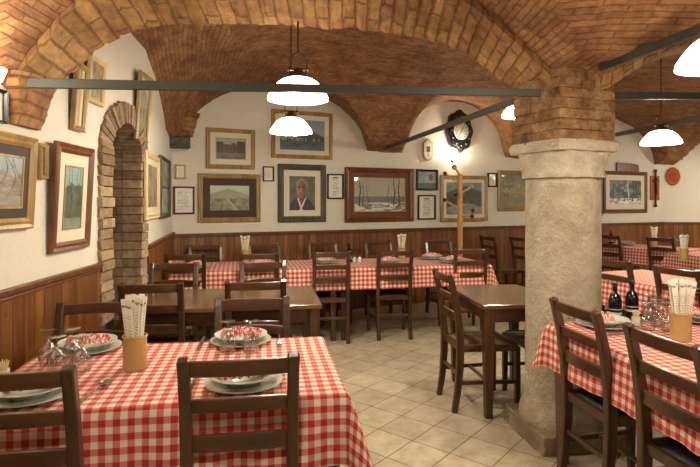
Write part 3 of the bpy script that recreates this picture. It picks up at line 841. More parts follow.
# left wall, near part
P(-66, 34, 129, 232, 'left', 'large gilt framed tree landscape nearest the left photo edge', 'gold', .05, a_snowroad, 'dkmat', .05, tilt=math.radians(3), nx=90, inner='gold')
P(38, 47, 143.5, 179, 'left', 'tiny narrow gilt framed picture between two large left wall paintings', 'gold', .02, a_sepia)
P(52, 90, 145, 250, 'left', 'brown and gilt framed woodland picture left of the brick archway', 'brown', .05, a_trees, 'mat', .07, tilt=math.radians(3), nx=70, inner='gold')
P(-12, 6, 88, 122, 'left', 'small framed document high on the left wall edge', 'black', .012, a_doc)
P(74, 86.5, 64, 131, 'left', 'tall pale gilt panel hanging high on the left wall', 'gold', .03, lambda u, v: mx((150, 128, 84), (206, 194, 160), .5+.5*math.sin(u*9)), tilt=math.radians(4))  # pale bands are reflections on the glass, painted into the colour
P(89, 105, 58, 104, 'left', 'pale framed sheet high up above the left edge of the archway', 'lightwood', .03, a_sepia, tilt=math.radians(4))
P(137, 149, 74, 141, 'left', 'gilt framed dark picture high above the right side of the archway', 'gold', .035, a_valley, tilt=math.radians(4))
P(146, 159, 154, 219, 'left2', 'tall pale framed sheet just right of the brick archway', 'lightwood', .05, a_sepia, 'mat', .05)
P(160.5, 170, 158, 218, 'left2', 'narrow frame with two dark prints by the far left corner', 'grey', .03, lambda u, v: (40, 44, 46) if abs(v-.5) < .03 else mx((50, 58, 60), (170, 170, 160), fb(u*5, v*8, 2)))
# back wall
P(175, 186, 164.5, 179, 'back', 'tiny pale gilt framed print beside the far left corner', 'lightwood', .02, a_doc)
P(173.5, 194.5, 186.5, 214, 'back', 'red framed certificate at the left end of the back wall', 'red', .018, a_doc, cat='framed document', name='framed_document')
P(206, 255, 129, 169, 'back', 'gilt framed old town street picture, uppermost left on back wall', 'gold', .05, a_town, 'mat', .07, nx=60, inner='gold')
P(198, 260.5, 174, 222, 'back', 'gilt framed hazy valley landscape with dark brown mount', 'gold', .055, a_valley, 'dkmat', .085, nx=70)
P(263, 274, 166.5, 181.5, 'back', 'tiny black framed note left of the portrait', 'black', .015, a_doc, cat='framed document', name='framed_document')
P(271.5, 332.5, 111.5, 159, 'back', 'large pale gilt framed painting of mountain and lake behind the lower pendant', 'gold', .05, a_lake, 'mat', .06, nx=80)
P(278, 326, 164.5, 222, 'back', 'portrait of grey haired man with white collar in dark wooden frame', 'grey', .075, a_portrait, 'mat', .075, nx=80)
P(327.5, 343.5, 174, 199, 'back', 'narrow black framed text sheet right of the portrait', 'black', .018, a_menu, cat='framed document', name='framed_document')
P(345, 413.5, 168, 221.5, 'back', 'large framed snowy river scene with bare trees at middle of back wall', 'brown', .065, a_winter, 'rmat', .075, nx=110, th=.045, inner='gold')
P(416.5, 438, 169.5, 190.5, 'back', 'small black framed blue picture above the framed list', 'black', .03, a_blue)
P(418, 435.5, 195, 219.5, 'back', 'small black framed printed list under the blue picture', 'black', .02, a_menu, cat='framed document', name='framed_document')
P(440.5, 487.5, 175.5, 221.5, 'back', 'gilt framed dark cliff painting behind the coat stand', 'gold', .055, a_cliff, 'mat', .05, nx=70)
P(487.8, 497, 173, 187, 'back', 'tiny black framed note right of the coat stand painting', 'black', .02, a_doc, cat='framed document', name='framed_document')
P(498, 540, 171, 211, 'back', 'gilt framed rocky landscape partly hidden by the stone column', 'gold', .065, a_rocks, nx=70)
P(585, 602, 174, 216, 'back', 'framed picture almost hidden behind the column right side', 'brown', .05, a_sepia)
P(603.5, 647, 171.5, 213, 'back', 'brown framed snowy forest picture right of the column', 'brown', .065, a_forest, 'mat', .09, nx=90)
def on_wall(px, py, wall, off=0):
    a, z = hit(px, py, wall); p, d = WALLS[wall]; c = p+d*a+Vector((d.y, -d.x))*off
    return (c.x, c.y, z), math.atan2(d.y, d.x), c.y
# board above forest picture
loc, rz, Y = on_wall(626.5, 167.3, 'back', .02)
w = 27/F*Y*1.2; o = obj('wooden_board', prism([(-w/2, -.07), (w/2, -.07), (w/2-.02, .05), (w*.1, .07), (-w/2, .075)], lambda a, b, d: (a, d, b), -.02, .015), 'brown', bevel=.004)
o.location = loc; o.rotation_euler.z = rz; tag(o, 'plain brown board resting on top of the forest picture', 'board')
# shield plaque
loc, rz, Y = on_wall(427, 150, 'back', .015)
t = thing('wall_plaque', 'small white shield plaque with red emblem left of the clock', 'plaque', loc, rz)
pl = [(0, -.16), (.06, -.13), (.085, -.06), (.075, .04), (.085, .1), (.04, .13), (0, .16), (-.04, .13), (-.085, .1), (-.075, .04), (-.085, -.06), (-.06, -.13)]
obj('rim', prism(pl, lambda a, b, d: (a, d, b), -.012, .01), 'gold', t, bevel=.003)
obj('panel', prism([(a*.86, b*.88) for a, b in pl], lambda a, b, d: (a, d, b), -.017, -.011), 'dial', t)
add_canvas(.1, .17, a_emblem, -.0176, t, 24, 'emblem')
# clock
loc, rz, Y = on_wall(457.5, 131.5, 'back', .02)
t = thing('wall_clock', 'black scalloped wall clock with pale dial below the vault', 'clock', loc, rz)
pl = []
for k in range(72):
    a = 2*PI*k/72; r = 1+.05*math.cos(a*8); pl.append((.222*math.sin(a)*r, .30*math.cos(a)*r*(1 if math.cos(a) > 0 else 1.02)))
obj('case', [prism(pl, lambda a, b, d: (a, d, b), -.05, .01), prism([(a*.85, b*.85) for a, b in pl], lambda a, b, d: (a, d, b), -.07, -.05)], 'black', t, bevel=.01)
obj('dial', xf(lathe([(.001, .006), (.12, .006), (.132, 0)], 40), (0, -.07, .0), rx=PI/2), 'dial', t, smooth=True)
marks = [xf(box(0, 0, .1, .010, .002, .026), (0, -.0775, 0), ry=2*PI*k/12) for k in range(12)]
obj('numerals', marks, 'black', t)
obj('hand', [xf(box(0, 0, .03, .008, .002, .075), (0, -.079, 0), ry=math.radians(35))], 'black', t)
obj('hand', [xf(box(0, 0, .035, .006, .002, .095), (0, -.081, 0), ry=math.radians(215))], 'black', t)
obj('ornament', [ball(0.163*math.sin(2*PI*k/12), -.07, .215*math.cos(2*PI*k/12), .014, 8) for k in range(12)], 'grey', t, smooth=True)
# crucifix plaque and sun
loc, rz, Y = on_wall(654, 188, 'back', .012)
t = thing('wall_plaque', 'orange wooden plaque with dark crucifix on the right back wall', 'plaque', loc, rz)
obj('board', box(0, 0, 0, .24, .02, .44), 'plaque', t, bevel=.004)
obj('crucifix', [box(0, -.02, -.01, .03, .02, .62), box(0, -.02, .12, .15, .02, .028), ball(0, -.035, .16, .025, 10), tube([(0, -.035, .13), (0, -.04, .0), (.01, -.035, -.12)], [.022, .018, .01]), tube([(-.07, -.035, .14), (0, -.035, .11), (.07, -.035, .14)], .009), ball(0, -.02, -.32, .03, 8), ball(0, -.02, .31, .03, 8)], 'darkred', t, smooth=True)
loc, rz, Y = on_wall(672.3, 176.5, 'right', .02)
pl = [((.115 if k % 2 else .135)*math.sin(2*PI*k/40), (.15 if k % 2 else .172)*math.cos(2*PI*k/40)) for k in range(40)]
t = thing('sun_ornament', 'round terracotta sun with notched edge on the far right wall', 'wall ornament', loc, rz)
obj('rays', prism(pl, lambda a, b, d: (a, d, b), -.02, .01), 'terracotta', t, bevel=.003)
obj('face', [xf(lathe([(.001, .025), (.05, .02), (.09, 0)], 30), (0, -.02, 0), rx=PI/2), ball(-.03, -.045, .03, .01, 8), ball(.03, -.045, .03, .01, 8), box(0, -.045, -.035, .05, .01, .008)], 'terracotta', t, smooth=True)
# loudspeakers
def speaker(px, py, wall, label, w, h, off=.13):
    loc, rz, Y = on_wall(px, py, wall, off)
    t = thing('loudspeaker', label, 'loudspeaker', loc, rz)
    obj('cabinet', box(0, 0, 0, w, .16, h), 'black', t, bevel=.008)
    obj('grille', box(0, -.083, 0, w*.92, .008, h*.85), 'dkiron', t)
    for x in (-.28, .28): obj('cone', xf(lathe([(.001, 0), (.02, .006), (h*.33, .012), (h*.36, 0)], 24), (x*w, -.088, 0), rx=PI/2), 'grey', t, smooth=True)
    obj('bracket', box(0, .1, -h/2-.004, w*1.02, .05 if off > .1 else .03, .012), 'mat', t)
speaker(177, 144.5, 'back', 'dark loudspeaker under the corbel in the far left corner', .22, .13, .2)
speaker(664, 155.5, 'right', 'grey loudspeaker high in the far right corner', .42, .19, .14)
# cable along the right-hand wall
o = obj('wall_cable', tube([(*(P0+DB*6.4+NB*.01), 2.06), (*(P0+DB*7.4+NB*.01), 2.045), (*(P0+DB*8.2+NB*.01), 2.06)], .006, 6), 'mat'); tag(o, 'thin pale cable running along the wall above the forest picture', 'cable')

# ------------------------------------------------------------------ furniture
def make_chair():
    t = thing('ladder_back_chair', '', 'chair')
    H = .93
    for s in (-1, 1):
        side = Vector((1, 0, 0))
        pts = [(s*.167, -.235, 0), (s*.167, -.212, .14), (s*.168, -.197, .3), (s*.169, -.193, .45), (s*.17, -.203, .6), (s*.17, -.227, .76), (s*.171, -.258, .89), (s*.171, -.272, H)]
        obj('leg', sweep(pts, [.038]*7+[.040], [.036, .042, .048, .05, .046, .04, .036, .034], side), 'wood', t, bevel=.006)
        obj('leg', sweep([(s*.2, .2, 0), (s*.2, .198, .2), (s*.198, .195, .44)], [.03, .036, .038], [.03, .036, .038], side), 'wood', t, bevel=.004)
        obj('stretcher', sweep([(s*.169, -.195, .2), (s*.198, .19, .2)], .018, .026), 'wood', t, bevel=.003)
    obj('stretcher', sweep([(-.188, .0, .2), (.188, .0, .2)], .022, .018, Vector((0, 1, 0))), 'wood_x', t, bevel=.003)
    obj('stretcher', sweep([(-.165, -.2, .25), (.165, -.2, .25)], .018, .024, Vector((0, 1, 0))), 'wood_x', t, bevel=.003)
    def rail(z, hh, y, bow, arch_=0):
        pts = []; n = 10; V = []; Fc = []
        for k in range(n+1):
            q = -1+2*k/n; x = q*.157; yy = y-bow*(1-q*q)
            zt = z+hh/2+arch_*(1-q*q); zb = z-hh/2+arch_*.5*(1-q*q)
            for a, b in ((-.009, zb), (.009, zb), (.009, zt), (-.009, zt)): V.append((x, yy+a, b))
        for k in range(n):
            for i in range(4): Fc.append((k*4+i, k*4+(i+1) % 4, k*4+4+(i+1) % 4, k*4+4+i))
        Fc += [(3,2,1,0), tuple(n*4+i for i in range(4))]
        return V, Fc
    obj('top_rail', rail(.896, .050, -.262, .018, .003), 'wood_x', t, bevel=.004)
    obj('slat', rail(.766, .044, -.228, .018, .008), 'wood_x', t, bevel=.004)
    obj('slat', rail(.637, .054, -.208, .018, .008), 'wood_x', t, bevel=.004)
    fr = [sweep([(-.169, -.18, .43), (-.198, .19, .43)], .024, .045), sweep([(.169, -.18, .43), (.198, .19, .43)], .024, .045),
          sweep([(-.18, .2, .43), (.18, .2, .43)], .024, .045, Vector((0, 1, 0))), sweep([(-.165, -.19, .43), (.165, -.19, .43)], .024, .045, Vector((0, 1, 0)))]
    obj('seat_frame', fr, 'wood_x', t, bevel=.003)
    V = []; Fc = []; n = 10
    for j in range(n+1):
        for i in range(n+1):
            a, b = -1+2*i/n, -1+2*j/n; w = .156+.028*(b+1)/2
            V.append((a*w, -.165+.36*(b+1)/2, .448+.010*(1-a**4)*(1-b**4)-.006*(1-a*a)*(1-b*b)))
    for j in range(n):
        for i in range(n): q = j*(n+1)+i; Fc.append((q, q+1, q+n+2, q+n+1))
    s = obj('seat', (V, Fc), 'rush', t, smooth=True, fix=False)
    so = s.modifiers.new('th', 'SOLIDIFY'); so.thickness = .018; so.offset = -1
    return t
CH = make_chair(); used = [False]
dark_seat = None
def chair(x, y, deg, label, group=None, dark=False):
    """x,y: middle of the top rail; deg: 0 faces away from the camera (+Y)"""
    r = math.radians(deg); f = Vector((-math.sin(r), math.cos(r)))
    p = Vector((x, y))+f*.27
    if not used[0]:
        o = CH; used[0] = True; o.location = (p.x, p.y, 0); o.rotation_euler = (0, 0, r); o['label'] = label
    else: o = dup(CH, (p.x, p.y, 0), r, label)
    if dark:
        for c in o.children:
            if c.name.startswith('seat') and not c.name.startswith('seat_frame'):
                c.data = c.data.copy(); c.data.materials[0] = M['dkseat']
    return o
# table with four legs
def table(cx, cy, deg, w, d, label, h=.75, cat='table', leg=.07):
    t = thing('dining_table', label, 'table', (cx, cy, 0), math.radians(deg))
    obj('tabletop', box(0, 0, h-.015, w, d, .03), 'top', t, bevel=.006)
    obj('apron', [box(0, s*(d/2-.05), h-.075, w-.1, .022, .09) for s in (-1, 1)]+[box(s*(w/2-.05), 0, h-.075, .022, d-.1, .09) for s in (-1, 1)], 'wood_x', t)
    for sx in (-1, 1):
        for sy in (-1, 1):
            p = (sx*(w/2-.05), sy*(d/2-.05))
            obj('leg', sweep([(p[0], p[1], 0), (p[0], p[1], h-.12), (p[0], p[1], h-.03)], [leg*.68, leg, leg], [leg*.68, leg, leg]), 'wood', t, bevel=.004)
    return t
def cloth(cx, cy, deg, w, d, label, drop=.24, z=.7535, st=.02, ph=0, k=.42):
    ns = int((w+2*drop)/st); nt = int((d+2*drop)/st); V = []; Fc = []; U = []
    def side(q, half):
        return (math.copysign(1, q), max(0, abs(q)-half))
    for j in range(nt+1):
        for i in range(ns+1):
            s = -(w/2+drop)+(w+2*drop)*i/ns; t = -(d/2+drop)+(d+2*drop)*j/nt
            sx, a = side(s, w/2+.004); sy, b = side(t, d/2+.004)
            x, y = max(-w/2-.004, min(w/2+.004, s)), max(-d/2-.004, min(d/2+.004, t)); zz = 0
            r = math.hypot(a, b)
            if r > 0:
                f = math.atan2(b, a); along = (t if a > b else s)
                wav = .010*math.sin(along*17+ph)*(r/drop)*(1-math.sin(2*f))+.006*math.sin(along*41+ph)*(r/drop)*(1-math.sin(2*f))
                hz = .012*min(1, r/.03)+.05*r+wav+k*r*math.sin(2*f)**1.0
                hz = max(.003, min(hz, r*.98))
                x += sx*math.cos(f)*hz; y += sy*math.sin(f)*hz
                zz = -math.sqrt(max(0, r*r-hz*hz*.6))
            else: zz = .0012*math.sin(s*9+ph)*math.sin(t*13)
            V.append((x, y, zz)); U.append((s+5, t+5))
    for j in range(nt):
        for i in range(ns): q = j*(ns+1)+i; Fc.append((q, q+1, q+ns+2, q+ns+1))
    o = obj('tablecloth', (V, Fc, U), 'cloth', smooth=True, fix=False); o.location = (cx, cy, z); o.rotation_euler.z = math.radians(deg)
    return tag(o, label, 'tablecloth')
def dirn(deg): r = math.radians(deg); return Vector((math.cos(r), math.sin(r))), Vector((-math.sin(r), math.cos(r)))
def tbl(corner, deg, w, d, label, clabel=None, cx=0, cy=0, **kw):
    """corner: near-left corner"""
    ex, ey = dirn(deg); c = Vector(corner)+ex*w/2+ey*d/2
    table(c.x, c.y, deg, w, d, label)
    if clabel: cloth(c.x, c.y, deg, w, d, clabel, **kw)
    return c
# table A: near-right corner (-.02,1.84)
ex, ey = dirn(9.5)
LA = 1.25; DA = .78
NR = Vector((-.015, 1.84)); NLc = NR-ex*LA
tbl(NLc, 9.5, LA, DA, 'long table under the red check cloth at front left', 'red and white checked cloth over the large front left table', ph=.6, drop=.25, k=.33)
# table J (bare) near-right corner (-.196,3.43)
ex, ey = dirn(9)
tbl(Vector((-.18, 3.43))-ex*1.27, 9, 1.27, .76, 'bare glossy brown table behind the front left checked table')
# table B (bare) by column
tbl((.865, 3.40), 6, .585, .82, 'bare brown wooden table left of the stone column')
# back row
ex, ey = dirn(12)
P1 = Vector((-1.70, 5.00))
tbl(P1, 12, 1.62, .78, 'left of two tables under the long back row check cloth')
tbl(P1+ex*1.63, 12, 1.65, .78, 'right of two tables under the long back row check cloth')
c = P1+ex*1.64+ey*.39; cloth(c.x, c.y, 12, 3.28, .79, 'long red and white checked cloth over the back row tables', ph=1.2, k=.3, drop=.23)
# table C: left long edge from (1.12,2.9) towards the camera
tc = Vector((1.10, 2.895)); tdir = Vector((.17, -.985)).normalized()
cc_ = tc+tdir*1.5
tbl(cc_, math.degrees(math.atan2(-tdir.y, -tdir.x))-90, .8, 1.5, 'table under check cloth at front right beside the column', 'red and white checked cloth on the front right table', ph=.3, drop=.24, k=.25)
# table K
tk = Vector((2.12, 4.98)); kd = Vector((.33, -.944)).normalized()
tbl(tk+kd*1.45, math.degrees(math.atan2(-kd.y, -kd.x))-90, .8, 1.4, 'table under check cloth in the right room middle row', 'red and white checked cloth on the middle right table', ph=.9)
# table L and M
tl = Vector((3.86, 8.2)); kd2 = Vector((.55, -.835)).normalized()
tbl(tl+kd2*1.2, math.degrees(math.atan2(-kd2.y, -kd2.x))-90, .65, 1.2, 'far table under check cloth beneath the forest picture', 'red and white checked cloth on the farthest table in right room', ph=1.9, st=.03)
tbl((4.35, 6.15), 10, 1.4, .8, 'table under check cloth at the right photo edge, far side', 'red and white checked cloth cut by the right photo edge', ph=.2, st=.03)

# chairs: x, y of top rail middle
chair(-.35, 1.66, 9, 'dark ladder back chair nearest the camera, back towards us, centre left foreground')
chair(-1.005, 1.53, 9, 'dark ladder back chair in the bottom left corner of the photo')
chair(-.50, 2.70, 189, 'dark ladder back chair facing us across the front checked table, right of two')
chair(-1.235, 2.58, 189, 'dark ladder back chair facing us at the front table beside the panelled wall')
chair(-.585, 3.26, 9, 'dark ladder back chair tucked into the bare table near side, right of two')
chair(-1.20, 3.16, 9, 'dark ladder back chair at the bare table near side, by the archway')
chair(-.715, 4.33, 189, 'dark ladder back chair on the far side of the bare table, right of two')
chair(-1.42, 4.24, 189, 'dark ladder back chair on the far side of the bare table, by the archway')
chair(-.865, 5.02, 12, 'dark ladder back chair pushed against the left back row table, right of two')
chair(-1.555, 4.95, 12, 'dark ladder back chair at the left end of the back row table, near side')
chair(-.18, 5.2, 8, 'brown ladder back chair at the back row table, left of three in the aisle', dark=True)
chair(.465, 5.36, 8, 'brown ladder back chair at the back row table, middle of three in the aisle', dark=True)
chair(1.29, 5.56, 8, 'brown ladder back chair at the back row right end, behind the bare table')
chair(-1.02, 6.22, 198, 'brown chair against panelling behind the napkin holder, back row left part')
chair(-.345, 6.50, 200, 'brown chair against panelling under the portrait picture')
chair(.35, 6.72, 200, 'brown chair against panelling under the large snowy river picture')
chair(1.14, 6.84, 196, 'brown chair against panelling left of the coat stand')
chair(-1.66, 6.02, 200, 'dark chair against panelling in the far left corner')
chair(.645, 3.70, -82, 'brown rush seat chair in profile left of the bare column table')
chair(1.66, 3.83, 98, 'rush seat chair behind the stone column at the bare table')
chair(1.07, 2.52, -80, 'brown ladder back chair in front of the column, left side of right table', dark=True)
chair(1.15, 1.95, -80, 'brown ladder back chair at the bottom right photo edge', dark=True)
chair(2.235, 4.50, -68, 'dark ladder back chair at the middle right table, next to the column')
chair(2.43, 3.92, -70, 'dark ladder back chair at the middle right table behind the big breadstick holder')
chair(3.85, 7.85, -58, 'small distant dark chair left of two at the farthest checked table')
chair(4.28, 7.25, -60, 'small distant dark chair right of two at the farthest checked table')
chair(1.97, 7.55, -72, 'dark chair standing by the panelling, left of two behind the bare table')
chair(2.36, 7.38, -72, 'dark chair by the panelling right beside the column, partly hidden')

# ------------------------------------------------------------------ tableware
def proto(name, cat):
    return thing(name, '', cat)
def make_plate(rad, deep, name):
    t = proto(name, 'plate')
    if deep: pr = [(.001, .004), (rad*.5, .004), (rad*.62, .022), (rad, .034), (rad, .037), (rad*.6, .027), (rad*.5, .010), (.001, .009)]
    else: pr = [(.001, .0), (rad*.6, .0), (rad*.72, .008), (rad, .016), (rad, .019), (rad*.7, .012), (rad*.6, .005), (.001, .005)]
    obj('dish', lathe(pr, 40), 'white', t, smooth=True); return t
protos = {}
def place(key, maker, loc, rz, label, group=None, tilt=None):
    if key not in protos:
        protos[key] = maker(); o = protos[key]; o['label'] = label
        o.location = loc; o.rotation_euler = (0, 0, rz)
        if group: o['group'] = group
    else: o = dup(protos[key], loc, rz, label, group)
    o.rotation_euler = (tilt[0] if tilt else 0, tilt[1] if tilt else 0, rz)
    return o
def mk_single(name, cat, geos, mat, **kw):
    o = obj(name, geos, mat, **kw); tag(o, '', cat); return o
def mk_dinner(): return mk_single('dinner_plate', 'plate', lathe([(.001, .0), (.085, .0), (.1, .008), (.14, .016), (.14, .019), (.1, .012), (.085, .005), (.001, .005)], 44), 'white', smooth=True)
def mk_soup(): return mk_single('soup_plate', 'plate', lathe([(.001, .002), (.06, .002), (.08, .02), (.122, .036), (.122, .039), (.078, .026), (.058, .008), (.001, .007)], 44), 'white', smooth=True)
def mk_napkin(seed=1, w=.17, d=.09, hh=.045, mat='napkin'):
    def f():
        V = []; Fc = []; U = []; n = 30; m = 18
        for j in range(m+1):
            for i in range(n+1):
                a, b = -1+2*i/n, -1+2*j/m
                pinch = .35+.65*abs(a)**.8
                x = a*w/2+.01*math.sin(b*5+seed); y = b*d/2*pinch+.012*math.sin(a*4+seed)
                z = hh*(1-b*b)*(.55+.45*(1-abs(a)))*(.62+.38*math.cos(a*11+seed*2+b*3))+.006*math.sin(a*23+b*9+seed)+.004
                V.append((x, y, max(.002, z))); U.append((a*.12+1+.02*math.sin(b*6), b*.12+1+.03*math.cos(a*7)))
        for j in range(m):
            for i in range(n): q = j*(n+1)+i; Fc.append((q, q+1, q+n+2, q+n+1))
        o = mk_single('cloth_napkin', 'napkin', (V, Fc, U), mat, smooth=True, fix=False)
        s = o.modifiers.new('th', 'SOLIDIFY'); s.thickness = .0015; return o
    return f
def mk_fork():
    g = [sweep([(0, -.1, .004), (0, -.04, .006), (0, .02, .010), (0, .045, .006)], [.012, .007, .006, .012], .003), sweep([(0, .042, .006), (0, .06, .004)], [.012, .022], .0025)]
    for k in range(4): g.append(sweep([(-.0085+k*.0057, .058, .004), (-.0085+k*.0057, .08, .004), (-.0085+k*.0057, .1, .008)], .0032, .002))
    return mk_single('fork', 'fork', g, 'steel')
def mk_knife():
    return mk_single('knife', 'knife', [sweep([(0, -.11, .004), (0, -.02, .004), (0, 0, .004)], [.016, .012, .010], .006), sweep([(0, -.002, .004), (.002, .06, .004), (0, .11, .004)], [.014, .018, .004], .0018)], 'steel')
def mk_spoon():
    V, Fc, U = [], [], None
    g = [sweep([(0, -.1, .004), (0, -.03, .007), (0, .03, .012)], [.014, .006, .006], .003)]
    v, f, u = lathe([(.001, -.006), (.012, -.004), (.02, .002), (.022, .006), (.02, .007), (.010, .0), (.001, -.002)], 20)
    g.append(([(x, y*1.5+.058, z+.009) for x, y, z in v], f))
    return mk_single('spoon', 'spoon', g, 'steel', smooth=True)
def mk_goblet():      # wine glass standing upside down on its rim
    pr = [(.032, 0), (.036, .03), (.036, .05), (.028, .075), (.008, .088), (.004, .094), (.004, .128), (.010, .133), (.033, .137), (.033, .139), (.001, .1395)]
    inn = [(.001, .084), (.024, .073), (.034, .05), (.034, .03), (.0305, 0)]
    return mk_single('wine_glass', 'glass', lathe(pr+inn, 28), 'glass', smooth=True)
def mk_goblet_up():
    pr = [(.001, 0), (.033, .001), (.033, .003), (.008, .007), (.004, .012), (.004, .05), (.008, .056), (.03, .07), (.037, .095), (.034, .14), (.0325, .14), (.0355, .095), (.028, .073), (.001, .062)]
    return mk_single('wine_glass', 'glass', lathe(pr, 28), 'glass', smooth=True)
def mk_holder():
    t = thing('breadstick_holder', '', 'holder')
    obj('basket', lathe([(.001, .003), (.04, .003), (.042, 0), (.045, .01), (.045, .125), (.047, .132), (.042, .132), (.041, .01), (.001, .008)], 36), 'weave', t, smooth=True)
    obj('rim', lathe([(.046, .126), (.049, .13), (.046, .135), (.041, .133), (.0415, .127), (.046, .126)], 36), 'weave', t, smooth=True)
    return t
def mk_packet():
    return mk_single('breadstick_packet', 'breadstick packet', [sweep([(0, 0, 0), (0, 0, .2), (0, 0, .262), (0, 0, .268)], [.016, .017, .021, .021], [.010, .011, .005, .002])], 'packet', bevel=.002)
def holder_set(x, y, z, where, n=8, lean=.11, rad=.026, seed=0, sc=1.0):
    R = random.Random(seed)
    place('holder', mk_holder, (x, y, z), seed, 'woven straw breadstick holder '+where)
    for k in range(n):
        a = 2*PI*k/n+seed; rx = R.uniform(.6, 1)*lean
        px_, py_ = x+rad*math.cos(a), y+rad*math.sin(a)
        o = place('packet', mk_packet, (px_-.012*math.cos(a), py_-.012*math.sin(a), z+.012+R.uniform(0, .015)), 0, 'breadstick packet in the holder '+where, group='breadstick packets '+where)
        o.rotation_euler = (-rx*math.sin(a), rx*math.cos(a)*1.1, R.uniform(-.3, .3))
def setting(x, y, z, deg, where, glasses=2, nap='napkin', cut=True, near=True, goblet=None):
    ex, ey = dirn(deg)
    r = math.radians(deg)
    place('dinner', mk_dinner, (x, y, z), r, 'dinner plate under the soup plate '+where)
    place('soup', mk_soup, (x, y, z+.006), r, 'soup plate with napkin '+where)
    place('nap_'+nap, mk_napkin(2, mat=nap) if nap == 'napkin' else mk_napkin(5, .2, .1, .04, nap), (x, y, z+.032), r+.15, 'checked napkin '+where)
    if cut:
        p = Vector((x, y))-ex*.18; place('fork', mk_fork, (p.x, p.y, z), r, 'steel fork left of the plate '+where)
        p = Vector((x, y))+ex*.18; place('knife', mk_knife, (p.x, p.y, z), r, 'steel knife right of the plate '+where)
ZT = .7565
def OT(px, py, z=ZT): return on_table(px, py, z)[:2]
x, y = OT(241, 342.5); setting(x, y, ZT, 189, 'across the front left table, centre')
x, y = OT(244, 384.5); setting(x, y, ZT, 9, 'nearest the camera on the front left table', nap='napkin_red')
x, y = OT(88, 350); setting(x, y, ZT, 189, 'beside the panelled wall on the front left table')
x, y = OT(30, 397); setting(x, y, ZT, 9, 'at the bottom left photo corner', nap='napkin_red', cut=False)
x, y = OT(135, 368.5); holder_set(x, y, ZT, 'on the front left table', 10, seed=1)
for px, py, l in ((57, 372, 'with raised foot left of the group beside the wall'), (72, 362, 'behind the others beside the front left plate'), (48, 364, 'farthest left of the upturned group'), (82, 371, 'right of the upturned group near the breadsticks'),
                  (228, 352.5, 'left of two before the centre plate'), (251, 352, 'right of two before the centre plate')):
    x, y = OT(px, py); place('gob', mk_goblet, (x, y, ZT), 0, 'clear upside down wine glass '+l)
x, y = OT(96, 392); place('spoon', mk_spoon, (x, y, ZT), math.radians(-4), 'steel serving spoon lying on the front left cloth', )
x, y = OT(102, 388); 
# table C
x, y = OT(604, 326); setting(x, y, ZT, 280, 'behind the column chair on the right table')
x, y = OT(681, 340); holder_set(x, y, ZT, 'on the front right table', 9, seed=3, lean=.16)
x, y = OT(706, 322); setting(x, y, ZT, 100, 'at the right photo edge on the right table', cut=False)
for px, py, l in ((648, 330, 'nearest the toothpicks on the right table'), (658, 326, 'in the middle of the right table group'), (650, 320, 'behind the right table group'), (668, 331, 'beside the right table breadsticks')):
    x, y = OT(px, py); place('gob', mk_goblet, (x, y, ZT), 0, 'clear upside down wine glass '+l)
for k, (px, py, l) in enumerate(((655, 319, 'upright wine glass far behind the right table group'), (672, 324, 'upright wine glass next to the right table breadsticks'))):
    x, y = OT(px, py); place('gobup', mk_goblet_up, (x, y, ZT), 0, l)
def mk_bottle():
    t = thing('oil_bottle', '', 'bottle')
    obj('body', lathe([(.001, 0), (.033, 0), (.035, .01), (.035, .11), (.026, .14), (.012, .155), (.012, .185), (.014, .188), (.001, .19)], 28), 'bottle', t, smooth=True)
    obj('cap', lathe([(.012, .186), (.0135, .19), (.0135, .208), (.001, .209)], 18), 'black', t, smooth=True)
    obj('bottle_label', [(lambda g: (g[0], g[1]))(lathe([(.0353, .035), (.0353, .048)], 28)), lathe([(.0353, .062), (.0353, .066)], 28)], 'label_', t, smooth=True)
    return t
x, y = OT(615, 320); place('bottle', mk_bottle, (x, y, ZT), 0, 'dark oil bottle with pale lettering, left of two on right table')
x, y = OT(632, 317); place('bottle', mk_bottle, (x, y, ZT), 2, 'taller looking dark vinegar bottle, right of two on right table')
def mk_tooth():
    t = thing('toothpick_holder', '', 'toothpick holder')
    obj('cup', lathe([(.001, .002), (.02, .002), (.022, .0), (.022, .04), (.0205, .04), (.019, .005)], 20), 'white', t, smooth=True)
    g = []
    for k in range(16):
        a = k*2.4; r = .016*math.sqrt((k+.5)/16); g.append(tube([(r*.5*math.cos(a), r*.5*math.sin(a), .006), (r*1.3*math.cos(a), r*1.3*math.sin(a), .066+.004*(k % 3))], .0018, 5))
    s = obj('toothpicks', g, 'toothpick', t); s['kind'] = 'stuff'
    return t
x, y = OT(3, 380); place('tooth', mk_tooth, (x, y, ZT), 1, 'small cup of toothpicks cut by the left photo edge')
x, y = OT(636, 324); place('tooth', mk_tooth, (x, y, ZT), 0, 'small cup of toothpicks before the dark bottles')
# back row
def S(px, py, deg, where, **kw):
    x, y = OT(px, py); setting(x, y, ZT, deg, where, cut=False, **kw)
S(325, 263, 12, 'left of the dark bottle on the back row')
S(388, 263.5, 12, 'behind the middle aisle chair on the back row')
S(451, 262.5, 12, 'at the right end of the back row, near side')
S(432, 259.0, 192, 'at the right end of the back row, wall side')
S(173, 266, 12, 'at the left end of the back row')
S(262, 265, 12, 'behind the left back row chair')
x, y = OT(245, 261.5); holder_set(x, y, ZT, 'on the left back row table', 6, seed=4)
x, y = OT(401.5, 259); holder_set(x, y, ZT, 'on the right back row table', 6, seed=5)
x, y = OT(349, 262); place('bottle', mk_bottle, (x, y, ZT), 1, 'dark oil bottle on the back row beside the aisle chair')
def mk_cruet():
    t = thing('salt_shaker', '', 'shaker')
    obj('jar', lathe([(.001, 0), (.018, 0), (.02, .05), (.012, .06), (.001, .061)], 18), 'white', t, smooth=True)
    obj('lid', lathe([(.013, .058), (.014, .075), (.001, .078)], 18), 'steel', t, smooth=True); return t
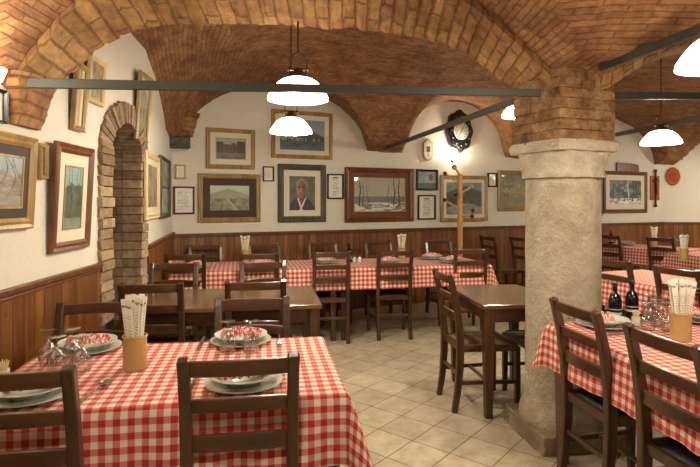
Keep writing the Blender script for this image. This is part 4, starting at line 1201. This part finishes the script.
for px, l in ((354.5, 'left of two beside the back row bottle'), (359.5, 'right of two beside the back row bottle')):
    x, y = OT(px, 262.3); place('salt', mk_cruet, (x, y, ZT), 0, 'small white shaker, '+l)
x, y = OT(197, 268); setting(x, y, ZT, 12, 'beside the far left back row chair', cut=False)
# right room
x, y = OT(654, 246.0); holder_set(x, y, ZT, 'on the farthest right room table', 5, seed=6)
for px, py in ((668, 246), (673, 245.5), (678, 245)):
    x, y = OT(px, py); place('gobup', mk_goblet_up, (x, y, ZT), 0, 'tiny distant wine glass in the row on the farthest table', group='distant wine glasses')
x, y = OT(611, 243.5); place('bottle', mk_bottle, (x, y, ZT), 0, 'tiny distant dark bottle on the farthest table')
x, y = OT(617, 243.8); place('salt', mk_cruet, (x, y, ZT), 0, 'tiny distant white shaker beside the far bottle')
x, y = OT(627, 245); setting(x, y, ZT, -60, 'at the left of the farthest table', cut=False)
x, y = OT(684, 260); holder_set(x, y, ZT, 'on the table at the right photo edge, far side', 8, seed=7)
x, y = OT(640, 276); 
x, y = OT(693, 292); setting(x, y, ZT, 20, 'on the middle right table', cut=False)

# ------------------------------------------------------------------ coat stand
Yc = 6.95
b = at(460, 202, Yc)
t = thing('coat_stand', 'pale wooden coat stand with knobbed arms before the back wall', 'coat stand', (b.x, b.y, 0))
def cp(px, py): q = at(px, py, Yc); return (q.x-b.x, 0, q.z)
obj('pole', tube([(0, 0, .04), (0, 0, cp(460, 174)[2])], [.038, .034], 16), 'pine', t, smooth=True)
for k in range(4):
    a = PI/4+k*PI/2; obj('leg', sweep([(.02*math.cos(a), .02*math.sin(a), .14), (.17*math.cos(a), .17*math.sin(a), .06), (.22*math.cos(a), .22*math.sin(a), .02)], .03, .035, Vector((0, 0, 1))), 'pine', t, bevel=.004)
for (p, q, m, dy) in (((457, 182), (445, 173.5), 'darkred', .0), ((460, 175), (453.5, 167.5), 'cork', -.05), ((461, 193.5), (472, 186.5), 'pine', .02), ((461, 198), (454, 194.5), 'darkred', -.12), ((458, 208), (445, 200), 'darkred', .03), ((461, 220), (472.5, 210.5), 'darkred', -.02), ((461, 216), (470, 216), 'darkred', -.12)):
    a, c = cp(*p), cp(*q); c = (c[0], dy, c[2])
    ar = obj('arm', tube([a, c], .013, 10), 'pine', t, smooth=True); obj('knob', ball(c[0], c[1], c[2], .028 if m != 'cork' else .035, 12), m, ar, smooth=True)
